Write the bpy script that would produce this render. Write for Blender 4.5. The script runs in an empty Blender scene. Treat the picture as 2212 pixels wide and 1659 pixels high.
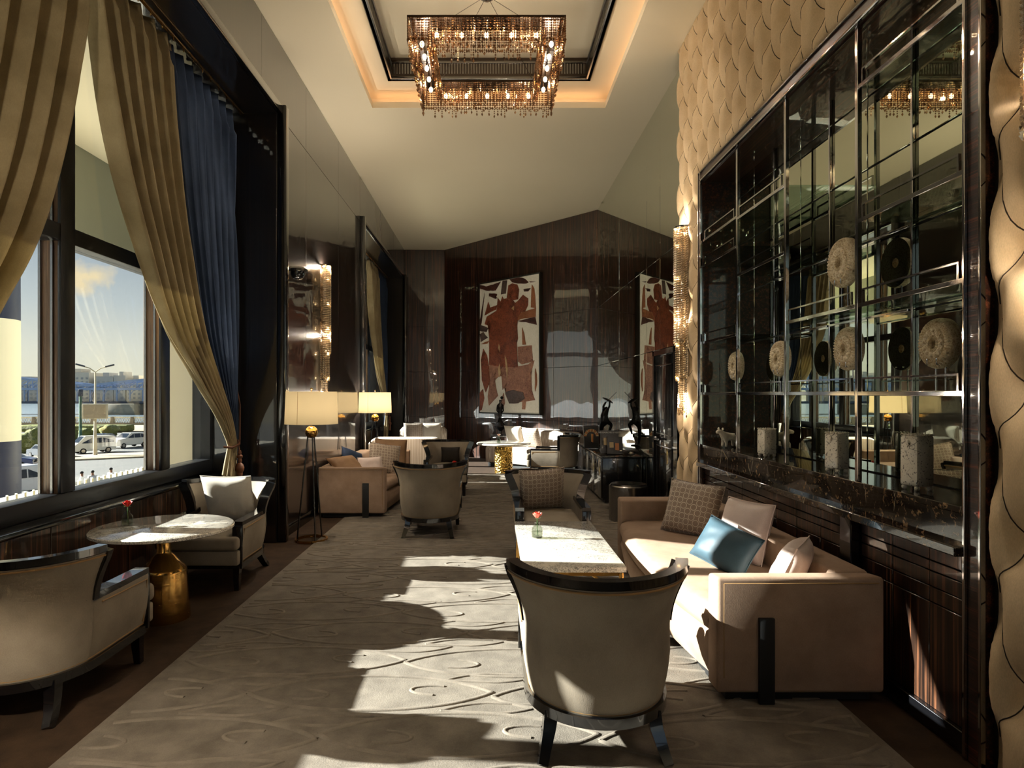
import bpy, bmesh, math, random
from mathutils import Vector, Matrix, noise as mnoise
R = math.radians
PI = math.pi
random.seed(7)
scene = bpy.context.scene
COL = scene.collection

# ------------------------------------------------------------------ camera
# room axes: X right, Y into the room, Z up; lens 1400 px on a 2212 px wide frame
cam_d = bpy.data.cameras.new('camera')
cam = bpy.data.objects.new('camera', cam_d); COL.objects.link(cam)
cam.location = (0, 0, 1.6); cam.rotation_euler = (R(90), 0, 0)
cam_d.sensor_width = 36; cam_d.lens = 36 * 1400 / 2212
cam_d.shift_x = 46 / 2212; cam_d.shift_y = 20.5 / 2212
cam_d.clip_start = 0.05; cam_d.clip_end = 3000
scene.camera = cam

# ------------------------------------------------------------------ exposure, sky, sun
scene.view_settings.view_transform = 'Standard'
scene.view_settings.look = 'None'
scene.view_settings.gamma = 1
scene.view_settings.use_curve_mapping = False
scene.view_settings.exposure = 0.8
cy = scene.cycles          # light paths: enough for the mirrors and the glass
cy.max_bounces = 7; cy.diffuse_bounces = 3; cy.glossy_bounces = 4; cy.transmission_bounces = 2; cy.transparent_max_bounces = 8
cy.caustics_reflective = False; cy.caustics_refractive = False
cy.use_adaptive_sampling = True; cy.adaptive_threshold = 0.06; cy.adaptive_min_samples = 12; cy.sample_clamp_indirect = 6.0
SUN_E = 19.0
LAMP = 1.5            # one dial for all lamps in the room
world = bpy.data.worlds.new('sky'); scene.world = world; world.use_nodes = True
wn = world.node_tree.nodes; wl = world.node_tree.links; wn.clear()
w_out = wn.new('ShaderNodeOutputWorld'); w_bg = wn.new('ShaderNodeBackground')
w_tc = wn.new('ShaderNodeTexCoord'); w_sep = wn.new('ShaderNodeSeparateXYZ')
w_r = wn.new('ShaderNodeValToRGB')
wl.new(w_tc.outputs['Generated'], w_sep.inputs[0]); wl.new(w_sep.outputs['Z'], w_r.inputs[0])
e = w_r.color_ramp.elements
e[0].position = 0.0; e[0].color = (0.80, 0.73, 0.56, 1)
e[1].position = 0.9; e[1].color = (0.16, 0.23, 0.36, 1)
for p_, c_ in ((0.06, (0.72, 0.69, 0.60, 1)), (0.12, (0.52, 0.55, 0.56, 1)), (0.22, (0.29, 0.35, 0.43, 1))):
    x = w_r.color_ramp.elements.new(p_); x.color = c_
# one small evening cloud: noise inside a soft patch of sky
w_sub = wn.new('ShaderNodeVectorMath'); w_sub.operation = 'SUBTRACT'; w_sub.inputs[1].default_value = (-0.522, 0.838, 0.152)
w_scl = wn.new('ShaderNodeVectorMath'); w_scl.operation = 'MULTIPLY'; w_scl.inputs[1].default_value = (1, 1, 1.9)
w_len = wn.new('ShaderNodeVectorMath'); w_len.operation = 'LENGTH'
w_no = wn.new('ShaderNodeTexNoise'); w_no.inputs['Scale'].default_value = 26; w_no.inputs['Detail'].default_value = 6; w_no.inputs['Roughness'].default_value = 0.55
w_m = wn.new('ShaderNodeMath'); w_m.operation = 'MULTIPLY_ADD'; w_m.inputs[1].default_value = -9.5
w_cr = wn.new('ShaderNodeMapRange'); w_cr.inputs['From Min'].default_value = 0.10; w_cr.inputs['From Max'].default_value = 0.34
w_mix = wn.new('ShaderNodeMix'); w_mix.data_type = 'RGBA'; w_mix.inputs['B'].default_value = (0.84, 0.66, 0.42, 1)
wl.new(w_tc.outputs['Generated'], w_sub.inputs[0]); wl.new(w_sub.outputs[0], w_scl.inputs[0]); wl.new(w_scl.outputs[0], w_len.inputs[0])
wl.new(w_tc.outputs['Generated'], w_no.inputs['Vector']); wl.new(w_len.outputs['Value'], w_m.inputs[0]); wl.new(w_no.outputs['Fac'], w_m.inputs[2])
wl.new(w_m.outputs[0], w_cr.inputs['Value']); wl.new(w_cr.outputs[0], w_mix.inputs['Factor']); wl.new(w_r.outputs[0], w_mix.inputs['A'])
wl.new(w_mix.outputs['Result'], w_bg.inputs['Color'])
w_bg.inputs['Strength'].default_value = 0.76
wl.new(w_bg.outputs[0], w_out.inputs[0])

sun_d = bpy.data.lights.new('sun', 'SUN'); sun_d.energy = SUN_E; sun_d.angle = R(0.6); sun_d.color = (1.0, 0.98, 0.945)
sun = bpy.data.objects.new('sun', sun_d); COL.objects.link(sun); sun.location = (-20, 6, 12)
SUN_DIR = Vector((1, -0.10, -0.41))
sun.rotation_euler = SUN_DIR.to_track_quat('-Z', 'Y').to_euler()

# ------------------------------------------------------------------ helpers
def lin(c):
    r = [(v / 255 / 12.92 if v / 255 <= 0.04045 else ((v / 255 + 0.055) / 1.055) ** 2.4) for v in c]
    return (r[0], r[1], r[2], 1)

def setp(o, label=None, cat=None, group=None, kind=None):
    if label: o['label'] = label
    if cat: o['category'] = cat
    if group: o['group'] = group
    if kind: o['kind'] = kind
    return o

def thing(name, label=None, cat=None, loc=(0, 0, 0), rz=0, group=None, kind=None):
    o = bpy.data.objects.new(name, None); COL.objects.link(o)
    o.empty_display_size = 0.1
    o.location = loc; o.rotation_euler = (0, 0, rz)
    return setp(o, label, cat, group, kind)

def link(name, me, mat=None, parent=None):
    o = bpy.data.objects.new(name, me); COL.objects.link(o)
    if mat is not None and not me.materials: me.materials.append(mat)
    if parent: o.parent = parent
    return o

def finish(me, smooth=True, angle=38):
    if smooth:
        me.polygons.foreach_set('use_smooth', [True] * len(me.polygons))
        if angle: me.set_sharp_from_angle(angle=R(angle))
    me.update()
    return me

def mk(name, verts, faces, mat, parent=None, smooth=True, angle=38):
    me = bpy.data.meshes.new(name); me.from_pydata([tuple(v) for v in verts], [], faces)
    bm = bmesh.new(); bm.from_mesh(me); bmesh.ops.recalc_face_normals(bm, faces=bm.faces); bm.to_mesh(me); bm.free()
    finish(me, smooth, angle)
    return link(name, me, mat, parent)

def bmo(name, bm, mat, parent=None, smooth=True, angle=38):
    me = bpy.data.meshes.new(name)
    bmesh.ops.recalc_face_normals(bm, faces=bm.faces)
    bm.to_mesh(me); bm.free(); finish(me, smooth, angle)
    return link(name, me, mat, parent)

def bbox(bm, lo, hi, bev=0.0, seg=2):
    c = [(a + b) / 2 for a, b in zip(lo, hi)]; s = [abs(b - a) for a, b in zip(lo, hi)]
    g = bmesh.ops.create_cube(bm, size=1, matrix=Matrix.Translation(c) @ Matrix.Diagonal((*s, 1)))
    if bev > 0:
        vs = set(g['verts'])
        ed = [ed for ed in bm.edges if ed.verts[0] in vs and ed.verts[1] in vs]
        bmesh.ops.bevel(bm, geom=ed, offset=min(bev, min(s) * 0.49), segments=seg, profile=0.5, affect='EDGES')

def box(name, lo, hi, mat, parent=None, bev=0.0, seg=2):
    bm = bmesh.new(); bbox(bm, lo, hi, bev, seg)
    return bmo(name, bm, mat, parent)

def boxes(name, lst, mat, parent=None, bev=0.0, seg=1):
    bm = bmesh.new()
    for lo, hi in lst: bbox(bm, lo, hi, bev, seg)
    return bmo(name, bm, mat, parent)

def sweep_data(path, prof, closed=False, up=(0, 0, 1), scale=None):
    """prof: list of (side, up) offsets swept along path"""
    n = len(path); P = [Vector(p) for p in path]; up = Vector(up)
    V = []; F = []; m = len(prof)
    for i in range(n):
        if closed: t = P[(i + 1) % n] - P[i - 1]
        elif i == 0: t = P[1] - P[0]
        elif i == n - 1: t = P[-1] - P[-2]
        else: t = (P[i + 1] - P[i]).normalized() + (P[i] - P[i - 1]).normalized()
        t.normalize()
        u = up if abs(t.dot(up)) < 0.98 else Vector((1, 0, 0))
        s = t.cross(u).normalized(); w = s.cross(t).normalized()
        k = scale[i] if scale else 1
        for a, b in prof: V.append(P[i] + s * a * k + w * b * k)
    for i in range(n if closed else n - 1):
        j = (i + 1) % n
        for q in range(m):
            r = (q + 1) % m
            F.append((i * m + q, i * m + r, j * m + r, j * m + q))
    if not closed:
        F.append(tuple(range(m - 1, -1, -1))); F.append(tuple((n - 1) * m + q for q in range(m)))
    return V, F

def sweep(name, path, prof, mat, parent=None, closed=False, up=(0, 0, 1), scale=None, angle=38):
    V, F = sweep_data(path, prof, closed, up, scale)
    return mk(name, V, F, mat, parent, True, angle)

def circ(r, n=8): return [(r * math.cos(2 * PI * i / n), r * math.sin(2 * PI * i / n)) for i in range(n)]
def rect(w, h): return [(-w / 2, -h / 2), (w / 2, -h / 2), (w / 2, h / 2), (-w / 2, h / 2)]
def tube(name, path, r, mat, parent=None, n=8, closed=False, scale=None):
    return sweep(name, path, circ(r, n), mat, parent, closed, scale=scale, angle=60)

def lathe_data(prof, n=32, c=(0, 0, 0), a0=0, a1=2 * PI):
    V = []; F = []; m = len(prof); full = abs(a1 - a0 - 2 * PI) < 1e-6
    k = n if full else n + 1
    for i in range(k):
        a = a0 + (a1 - a0) * i / n
        for r, z in prof: V.append((c[0] + r * math.cos(a), c[1] + r * math.sin(a), c[2] + z))
    for i in range(n):
        j = (i + 1) % k
        for q in range(m - 1): F.append((i * m + q, j * m + q, j * m + q + 1, i * m + q + 1))
    return V, F
def lathe(name, prof, mat, parent=None, n=32, c=(0, 0, 0), angle=38):
    V, F = lathe_data(prof, n, c)
    o = mk(name, V, F, mat, parent, True, None)
    bm = bmesh.new(); bm.from_mesh(o.data); bmesh.ops.remove_doubles(bm, verts=bm.verts, dist=1e-5)
    bmesh.ops.recalc_face_normals(bm, faces=bm.faces); bm.to_mesh(o.data); bm.free(); finish(o.data, True, angle)
    return o

def sphere(name, c, r, mat, parent=None, n=20, sc=(1, 1, 1)):
    bm = bmesh.new()
    bmesh.ops.create_uvsphere(bm, u_segments=n, v_segments=max(6, n // 2), radius=r,
                              matrix=Matrix.Translation(c) @ Matrix.Diagonal((*sc, 1)))
    return bmo(name, bm, mat, parent, True, None)

def lerp(a, b, t): return a + (b - a) * t
def table(pts, x):
    for (x0, y0), (x1, y1) in zip(pts, pts[1:]):
        if x <= x1: return lerp(y0, y1, max(0, (x - x0) / (x1 - x0)))
    return pts[-1][1]
def smooth_table(pts, x):
    for i in range(len(pts) - 1):
        x0, y0 = pts[i]; x1, y1 = pts[i + 1]
        if x <= x1 or i == len(pts) - 2:
            t = min(1, max(0, (x - x0) / (x1 - x0)))
            m0 = (pts[i + 1][1] - pts[i - 1][1]) / (pts[i + 1][0] - pts[i - 1][0]) if i else (y1 - y0) / (x1 - x0)
            m1 = (pts[i + 2][1] - y0) / (pts[i + 2][0] - x0) if i + 2 < len(pts) else (y1 - y0) / (x1 - x0)
            h = x1 - x0
            return (2 * t**3 - 3 * t**2 + 1) * y0 + (t**3 - 2 * t**2 + t) * h * m0 + (-2 * t**3 + 3 * t**2) * y1 + (t**3 - t**2) * h * m1

def point_light(name, loc, watts, col, parent, radius=0.04):
    l = bpy.data.lights.new(name, 'POINT'); l.energy = watts; l.color = col; l.shadow_soft_size = radius
    o = bpy.data.objects.new(name, l); COL.objects.link(o); o.location = loc
    if parent: o.parent = parent
    return o

# ------------------------------------------------------------------ materials
class NT:
    def __init__(s, name):
        s.m = bpy.data.materials.new(name); s.m.use_nodes = True
        s.n = s.m.node_tree.nodes; s.l = s.m.node_tree.links
        s.p = s.n['Principled BSDF']; s.out = s.n['Material Output']
        s.tc = None
    def co(s, kind='Object', scale=(1, 1, 1), rot=(0, 0, 0), loc=(0, 0, 0)):
        if not s.tc: s.tc = s.n.new('ShaderNodeTexCoord')
        mp = s.n.new('ShaderNodeMapping')
        mp.inputs['Scale'].default_value = scale; mp.inputs['Rotation'].default_value = rot; mp.inputs['Location'].default_value = loc
        s.l.new(s.tc.outputs[kind], mp.inputs[0]); return mp.outputs[0]
    def noise(s, co, scale=5, detail=3, rough=0.55, dist=0):
        t = s.n.new('ShaderNodeTexNoise')
        t.inputs['Scale'].default_value = scale; t.inputs['Detail'].default_value = detail
        t.inputs['Roughness'].default_value = rough; t.inputs['Distortion'].default_value = dist
        s.l.new(co, t.inputs['Vector']); return t.outputs['Fac']
    def vor(s, co, scale=5, feature='F1'):
        t = s.n.new('ShaderNodeTexVoronoi'); t.feature = feature; t.inputs['Scale'].default_value = scale
        s.l.new(co, t.inputs['Vector']); return t.outputs['Distance']
    def ramp(s, f, stops):
        r = s.n.new('ShaderNodeValToRGB'); el = r.color_ramp.elements
        while len(el) < len(stops): el.new(0.5)
        for q, (p, c) in enumerate(stops):
            el[q].position = p; el[q].color = c if len(c) == 4 else (*c, 1)
        s.l.new(f, r.inputs[0]); return r.outputs[0]
    def mix(s, f, a, b, blend='MIX'):
        m = s.n.new('ShaderNodeMix'); m.data_type = 'RGBA'; m.blend_type = blend
        for k, v in (('Factor', f), ('A', a), ('B', b)):
            if isinstance(v, (int, float, tuple)): m.inputs[k].default_value = v
            else: s.l.new(v, m.inputs[k])
        return m.outputs['Result']
    def math(s, op, a, b=0.0):
        m = s.n.new('ShaderNodeMath'); m.operation = op
        for k, v in ((0, a), (1, b)):
            if isinstance(v, (int, float)): m.inputs[k].default_value = v
            else: s.l.new(v, m.inputs[k])
        return m.outputs[0]
    def set(s, **kw):
        for k, v in kw.items():
            k = k.replace('_', ' ')
            if isinstance(v, (int, float, tuple)): s.p.inputs[k].default_value = v
            else: s.l.new(v, s.p.inputs[k])
        return s
    def bump(s, h, strength=0.3, dist=0.01, sock='Normal'):
        b = s.n.new('ShaderNodeBump'); b.inputs['Strength'].default_value = strength; b.inputs['Distance'].default_value = dist
        s.l.new(h, b.inputs['Height']); s.l.new(b.outputs[0], s.p.inputs[sock]); return s

def plain(name, c, rough=0.5, metal=0.0, **kw):
    t = NT(name); t.set(Base_Color=lin(c), Roughness=rough, Metallic=metal); t.set(**kw); return t.m

def fabric(name, c1, c2, rough=0.85, sheen=0.35, weave=420, bump=0.25, blot=3.0, tint=None):
    t = NT(name); co = t.co()
    a = t.noise(co, blot, 4, 0.6); b = t.noise(t.co(scale=(1, 1, 0.35)), weave, 2)
    c = t.mix(t.ramp(a, [(0.32, (0, 0, 0)), (0.68, (1, 1, 1))]), lin(c1), lin(c2))
    c = t.mix(0.22, c, t.ramp(b, [(0.3, (0.35, 0.35, 0.35)), (0.7, (1, 1, 1))]), 'MULTIPLY')
    t.set(Base_Color=c, Roughness=rough, Sheen_Weight=sheen, Sheen_Roughness=0.4, Sheen_Tint=tint or lin(c2), Specular_IOR_Level=0.25)
    t.bump(t.mix(0.5, a, b), bump, 0.004)
    return t.m

def wood(name, grain='z', dark=(15, 9, 7), light=(92, 52, 33), coat=1.0, scale=1.0, wavy=0.06, ior=1.75):
    t = NT(name)
    sc = {'z': (46, 46, 0.55), 'y': (46, 0.55, 46), 'x': (0.55, 46, 46)}[grain]
    co = t.co(scale=tuple(v * scale for v in sc))
    a = t.noise(co, 1.0, 4, 0.6); b = t.noise(co, 3.3, 3, 0.6)
    f = t.mix(0.4, a, b)
    c = t.ramp(f, [(0.42, lin(dark)), (0.52, lin(tuple(lerp(p, q, 0.28) for p, q in zip(dark, light)))), (0.64, lin(light))])
    t.set(Base_Color=c, Roughness=0.32, Coat_Weight=coat, Coat_Roughness=0.012, Coat_IOR=ior)
    if wavy:
        w = t.noise(t.co(scale=(1, 1, 0.5)), 1.6, 1)
        t.bump(w, wavy, 0.12, 'Coat Normal')
    return t.m

M = {}
M['ceiling'] = (lambda t: (t.set(Base_Color=t.mix(t.noise(t.co(), 0.6, 2), lin((228, 217, 188)), lin((236, 225, 198))), Roughness=0.75), t.m)[1])(NT('ceiling_paint'))
M['lacq'] = wood('dark_mirror_lacquer', 'z', (13, 10, 9), (36, 25, 19), wavy=0.03, ior=2.05)
M['wood'] = wood('macassar_lacquer', 'z', (22, 13, 10), (132, 82, 58))
M['wood_y'] = wood('macassar_lacquer_across', 'y', (26, 14, 9), (112, 62, 38))
M['wood_frame'] = wood('macassar_frame', 'y', (22, 11, 8), (120, 66, 42), 0.6, wavy=0)
M['wood_dark'] = wood('dark_lacquer_wood', 'z', (9, 7, 6), (34, 22, 16))
M['wains'] = wood('wainscot_wood', 'z', (18, 11, 8), (128, 82, 55), 0.9)
M['mullion'] = wood('window_wood', 'z', (96, 70, 50), (166, 130, 98), 0.0, wavy=0)
M['black'] = plain('black_lacquer', (9, 9, 11), 0.22, Coat_Weight=1.0, Coat_Roughness=0.04)
M['frame_black'] = plain('black_window_paint', (14, 14, 17), 0.38)
M['blackmat'] = plain('black_matt', (10, 10, 10), 0.6)
M['chair'] = fabric('taupe_velvet', (130, 118, 102), (154, 142, 125), weave=380)
M['sofa'] = fabric('beige_velvet', (142, 117, 97), (164, 138, 117), weave=300, blot=5)
M['welt'] = plain('bronze_welt', (150, 116, 72), 0.6)
M['tuft'] = fabric('tufted_velvet', (214, 186, 146), (228, 202, 164), weave=260, blot=6)
M['gold'] = fabric('gold_drape', (142, 126, 94), (174, 158, 124), weave=200, sheen=0.2)
def translucent(m, c, f):
    n = m.node_tree.nodes; l = m.node_tree.links
    tr = n.new('ShaderNodeBsdfTranslucent'); tr.inputs['Color'].default_value = lin(c); mx = n.new('ShaderNodeMixShader'); mx.inputs[0].default_value = f
    l.new(n['Principled BSDF'].outputs[0], mx.inputs[1]); l.new(tr.outputs[0], mx.inputs[2]); l.new(mx.outputs[0], n['Material Output'].inputs['Surface'])
translucent(M['gold'], (226, 206, 160), .14)
M['sheer'] = fabric('pale_drape_lining', (210, 190, 150), (226, 208, 170), weave=200, sheen=0.1)
M['blue'] = fabric('blue_drape', (44, 57, 80), (62, 77, 102), weave=200, sheen=0.2)
translucent(M['blue'], (120, 134, 156), .07)
M['border'] = fabric('dark_border_carpet', (48, 34, 22), (66, 48, 32), 0.95, 0.1, 160, 0.6, 8)
M['rug'] = fabric('carved_carpet', (100, 92, 82), (126, 117, 105), 0.95, 0.15, 150, 0.9, 6)
M['rugline'] = fabric('carved_carpet_ridge', (112, 103, 92), (134, 124, 111), 0.95, 0.15, 200, 0.6, 8)
M['chrome'] = plain('chrome', (205, 206, 210), 0.07, 1.0)
M['steel'] = plain('brushed_steel', (150, 148, 146), 0.22, 1.0)
M['brass'] = (lambda t: (t.set(Base_Color=lin((196, 150, 82)), Metallic=1.0, Roughness=t.ramp(t.noise(t.co(scale=(1, 1, 6)), 12, 4), [(0.3, (0.1, 0.1, 0.1)), (0.7, (0.28, 0.28, 0.28))])), t.m)[1])(NT('brass'))
M['hammer'] = (lambda t: (t.set(Base_Color=lin((206, 164, 84)), Metallic=1.0, Roughness=0.24), t.bump(t.vor(t.co(), 26), 0.9, 0.02), t.m)[2])(NT('hammered_brass'))
M['mirror'] = plain('mirror', (226, 230, 218), 0.008, 1.0)
M['mirror_green'] = plain('grey_mirror', (200, 206, 186), 0.01, 1.0)
M['mirrow'] = M['mirror']
M['white_satin'] = fabric('ivory_satin', (214, 204, 188), (232, 224, 210), 0.42, 0.2, 300, 0.15, 3)
M['pink_satin'] = fabric('blush_satin', (206, 186, 176), (226, 208, 198), 0.38, 0.2, 300, 0.15, 3)
M['blue_satin'] = fabric('teal_satin', (46, 66, 76), (64, 87, 98), 0.5, 0.2, 300, 0.15, 3)
M['char'] = fabric('charcoal_velvet', (38, 34, 30), (54, 48, 42), 0.8, 0.1)
M['taupe_pil'] = fabric('brown_pillow', (120, 92, 66), (150, 118, 88), 0.7, 0.2)

def circles(name, bg, line, cell, rough=0.6):
    t = NT(name)
    co = t.co(scale=(1 / cell, 1 / cell, 0), rot=(0, 0, R(45)))
    def vm(op, a, b=None):
        v = t.n.new('ShaderNodeVectorMath'); v.operation = op; t.l.new(a, v.inputs[0])
        if b is not None: v.inputs[1].default_value = b
        return v.outputs['Value'] if op == 'LENGTH' else v.outputs['Vector']
    d = vm('LENGTH', vm('MULTIPLY', vm('SUBTRACT', vm('FRACTION', co), (0.5, 0.5, 0.5)), (1, 1, 0)))
    f = t.ramp(d, [(0.36, (0, 0, 0)), (0.39, (1, 1, 1)), (0.44, (1, 1, 1)), (0.47, (0, 0, 0))])
    b = t.noise(t.co(), 380, 2)
    c = t.mix(f, lin(bg), lin(line))
    t.set(Base_Color=t.mix(0.2, c, b, 'MULTIPLY'), Roughness=rough, Sheen_Weight=0.2)
    t.bump(f, 0.2, 0.003)
    return t.m
M['circ'] = circles('linked_circle_brocade', (142, 122, 104), (206, 190, 168), 0.058)
M['circ_white'] = circles('pale_circle_brocade', (178, 162, 146), (224, 214, 202), 0.07)

def marble_white():
    t = NT('white_marble'); co = t.co()
    a = t.noise(co, 34, 5, 0.65, 1.6); m = t.noise(co, 9, 2)
    v = t.ramp(a, [(0.455, (0, 0, 0)), (0.485, (1, 1, 1)), (0.50, (1, 1, 1)), (0.53, (0, 0, 0))])
    k = t.ramp(m, [(0.38, (0, 0, 0)), (0.50, (1, 1, 1))])
    f = t.mix(1.0, v, k, 'MULTIPLY')
    c = t.mix(t.noise(co, 3, 3), lin((222, 212, 194)), lin((236, 230, 218)))
    t.set(Base_Color=t.mix(f, c, lin((62, 60, 64))), Roughness=0.12, Coat_Weight=0.5, Coat_Roughness=0.03)
    return t.m
M['marble'] = marble_white()
def marble_dark():
    t = NT('dark_emperador_marble'); co = t.co()
    a = t.noise(co, 30, 6, 0.7, 0.8)
    v = t.ramp(a, [(0.56, (0, 0, 0)), (0.64, (1, 1, 1))])
    ed = t.vor(t.co(scale=(1, 1.6, 0.8)), 3.4, 'DISTANCE_TO_EDGE')
    line = t.ramp(ed, [(0.0, (1, 1, 1)), (0.012, (0, 0, 0))])
    m = t.ramp(t.noise(co, 2.2, 2), [(0.56, (0, 0, 0)), (0.62, (1, 1, 1))])
    c = t.mix(v, lin((30, 23, 19)), lin((152, 122, 88)))
    c = t.mix(t.mix(1.0, line, m, 'MULTIPLY'), c, lin((205, 190, 165)))
    t.set(Base_Color=c, Roughness=0.1, Coat_Weight=0.8, Coat_Roughness=0.02)
    return t.m
M['marble_dark'] = marble_dark()
def glass_thin(name, tint=(0.93, 0.96, 0.95, 1), ior=1.45):
    m = bpy.data.materials.new(name); m.use_nodes = True; n = m.node_tree.nodes; l = m.node_tree.links; n.clear()
    o = n.new('ShaderNodeOutputMaterial'); mx = n.new('ShaderNodeMixShader'); tr = n.new('ShaderNodeBsdfTransparent')
    gl = n.new('ShaderNodeBsdfGlossy'); lw = n.new('ShaderNodeLayerWeight'); pw = n.new('ShaderNodeMath'); pw.operation = 'POWER'; fr = n.new('ShaderNodeMath'); fr.operation = 'MULTIPLY_ADD'
    tr.inputs['Color'].default_value = tint; gl.inputs['Roughness'].default_value = 0.01
    lw.inputs['Blend'].default_value = 0.5; pw.inputs[1].default_value = 4.0; fr.inputs[1].default_value = 0.7; fr.inputs[2].default_value = 0.025
    l.new(lw.outputs['Facing'], pw.inputs[0]); l.new(pw.outputs[0], fr.inputs[0]); l.new(fr.outputs[0], mx.inputs[0]); l.new(tr.outputs[0], mx.inputs[1]); l.new(gl.outputs[0], mx.inputs[2]); l.new(mx.outputs[0], o.inputs[0])
    return m
M['glass'] = glass_thin('window_glass', ior=1.25)
M['shelf_glass'] = glass_thin('shelf_glass', (0.80, 0.90, 0.86, 1))
M['vase_glass'] = glass_thin('vase_glass', (0.86, 0.88, 0.84, 1))
def crystal(name='smoky_topaz_crystal', tc=(0.80, 0.61, 0.42, 1), gc=(0.34, 0.23, 0.14, 1)):
    m = bpy.data.materials.new(name); m.use_nodes = True; n = m.node_tree.nodes; l = m.node_tree.links; n.clear()
    o = n.new('ShaderNodeOutputMaterial'); mx = n.new('ShaderNodeMixShader'); tr = n.new('ShaderNodeBsdfTransparent')
    gl = n.new('ShaderNodeBsdfGlossy')
    tr.inputs['Color'].default_value = tc; gl.inputs['Roughness'].default_value = 0.2
    gl.inputs['Color'].default_value = gc; mx.inputs[0].default_value = 0.55
    l.new(tr.outputs[0], mx.inputs[1]); l.new(gl.outputs[0], mx.inputs[2]); l.new(mx.outputs[0], o.inputs[0])
    return m
M['crystal'] = crystal(); M['clear'] = crystal('clear_crystal', (0.90, 0.82, 0.70, 1), (0.72, 0.65, 0.54, 1))
def emit(name, c, s):
    t = NT(name); t.set(Base_Color=(0, 0, 0, 1), Emission_Color=c, Emission_Strength=s, Roughness=0.5); return t.m
WARM = (1.0, 0.88, 0.73)
M['bulb'] = emit('warm_bulb', (1.0, 0.78, 0.46, 1), 12)
M['led'] = emit('cove_led', (1.0, 0.56, 0.31, 1), 2.3)
def shade():
    m = bpy.data.materials.new('cream_shade_linen'); m.use_nodes = True; n = m.node_tree.nodes; l = m.node_tree.links; n.clear()
    o = n.new('ShaderNodeOutputMaterial'); mx = n.new('ShaderNodeMixShader'); tr = n.new('ShaderNodeBsdfTranslucent'); df = n.new('ShaderNodeBsdfDiffuse')
    tr.inputs['Color'].default_value = lin((236, 214, 168)); df.inputs['Color'].default_value = lin((214, 200, 170)); mx.inputs[0].default_value = 0.07
    l.new(df.outputs[0], mx.inputs[1]); l.new(tr.outputs[0], mx.inputs[2]); l.new(mx.outputs[0], o.inputs[0]); return m
M['shade'] = shade()
M['bronze'] = plain('dark_bronze', (24, 22, 22), 0.22, 0.6)
def carved():
    t = NT('gilded_carved_wood'); co = t.co()
    a = t.noise(co, 120, 4, 0.7)
    c = t.ramp(a, [(0.34, lin((164, 128, 84))), (0.5, lin((232, 214, 178))), (0.7, lin((248, 240, 220)))])
    t.set(Base_Color=c, Roughness=0.5); t.bump(a, 0.6, 0.006); return t.m
M['carved'] = carved()
def crackle():
    t = NT('crackled_white_ceramic'); co = t.co()
    a = t.noise(co, 90, 3, 0.6); ed = t.vor(co, 16, 'DISTANCE_TO_EDGE')
    f = t.ramp(ed, [(0.0, (1, 1, 1)), (0.03, (0, 0, 0))]); g = t.ramp(a, [(0.60, (0, 0, 0)), (0.64, (1, 1, 1))])
    k = t.ramp(t.noise(co, 9, 2), [(0.45, (0, 0, 0)), (0.55, (1, 1, 1))])
    f2 = t.mix(1.0, f, k, 'MULTIPLY')
    c = t.mix(t.mix(1.0, f2, g, 'ADD'), lin((224, 216, 198)), lin((78, 68, 56)))
    t.set(Base_Color=c, Roughness=0.35); t.bump(g, -0.4, 0.004); return t.m
M['crackle'] = crackle()
M['ceramic'] = plain('ivory_ceramic', (220, 210, 190), 0.4)
M['rose'] = (lambda t: (t.set(Base_Color=t.mix(t.noise(t.co(), 40, 2), lin((206, 60, 46)), lin((238, 140, 116))), Roughness=0.5), t.m)[1])(NT('rose_petal'))
M['leaf'] = plain('rose_leaf', (60, 96, 40), 0.5)
M['red_rose'] = plain('dark_red_rose', (196, 40, 30), 0.5)
M['white_rose'] = plain('blush_rose', (236, 190, 170), 0.5)

# ------------------------------------------------------------------ room dimensions
XL, XW, XR, XM, HC = -2.28, -3.0, 2.10, 2.20, 5.39     # left wall, window plane, right wall, mirror wall, ceiling
Y0, YB = -5.0, 17.1
BAYS = [(1.5, 6.95), (11.4, 16.85)]
HZ = 4.6                                              # height of the window openings
CORA, CORB = Vector((-1.22, 17.1, 0)), Vector((2.25, 13.3, 0))   # the slanted end wall runs between these

# ------------------------------------------------------------------ floor, rug
fl = box('floor', (-3.3, Y0, -0.2), (2.7, 18, 0.0), M['border']); setp(fl, 'dark brown border carpet along the room edges', kind='structure')

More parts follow.
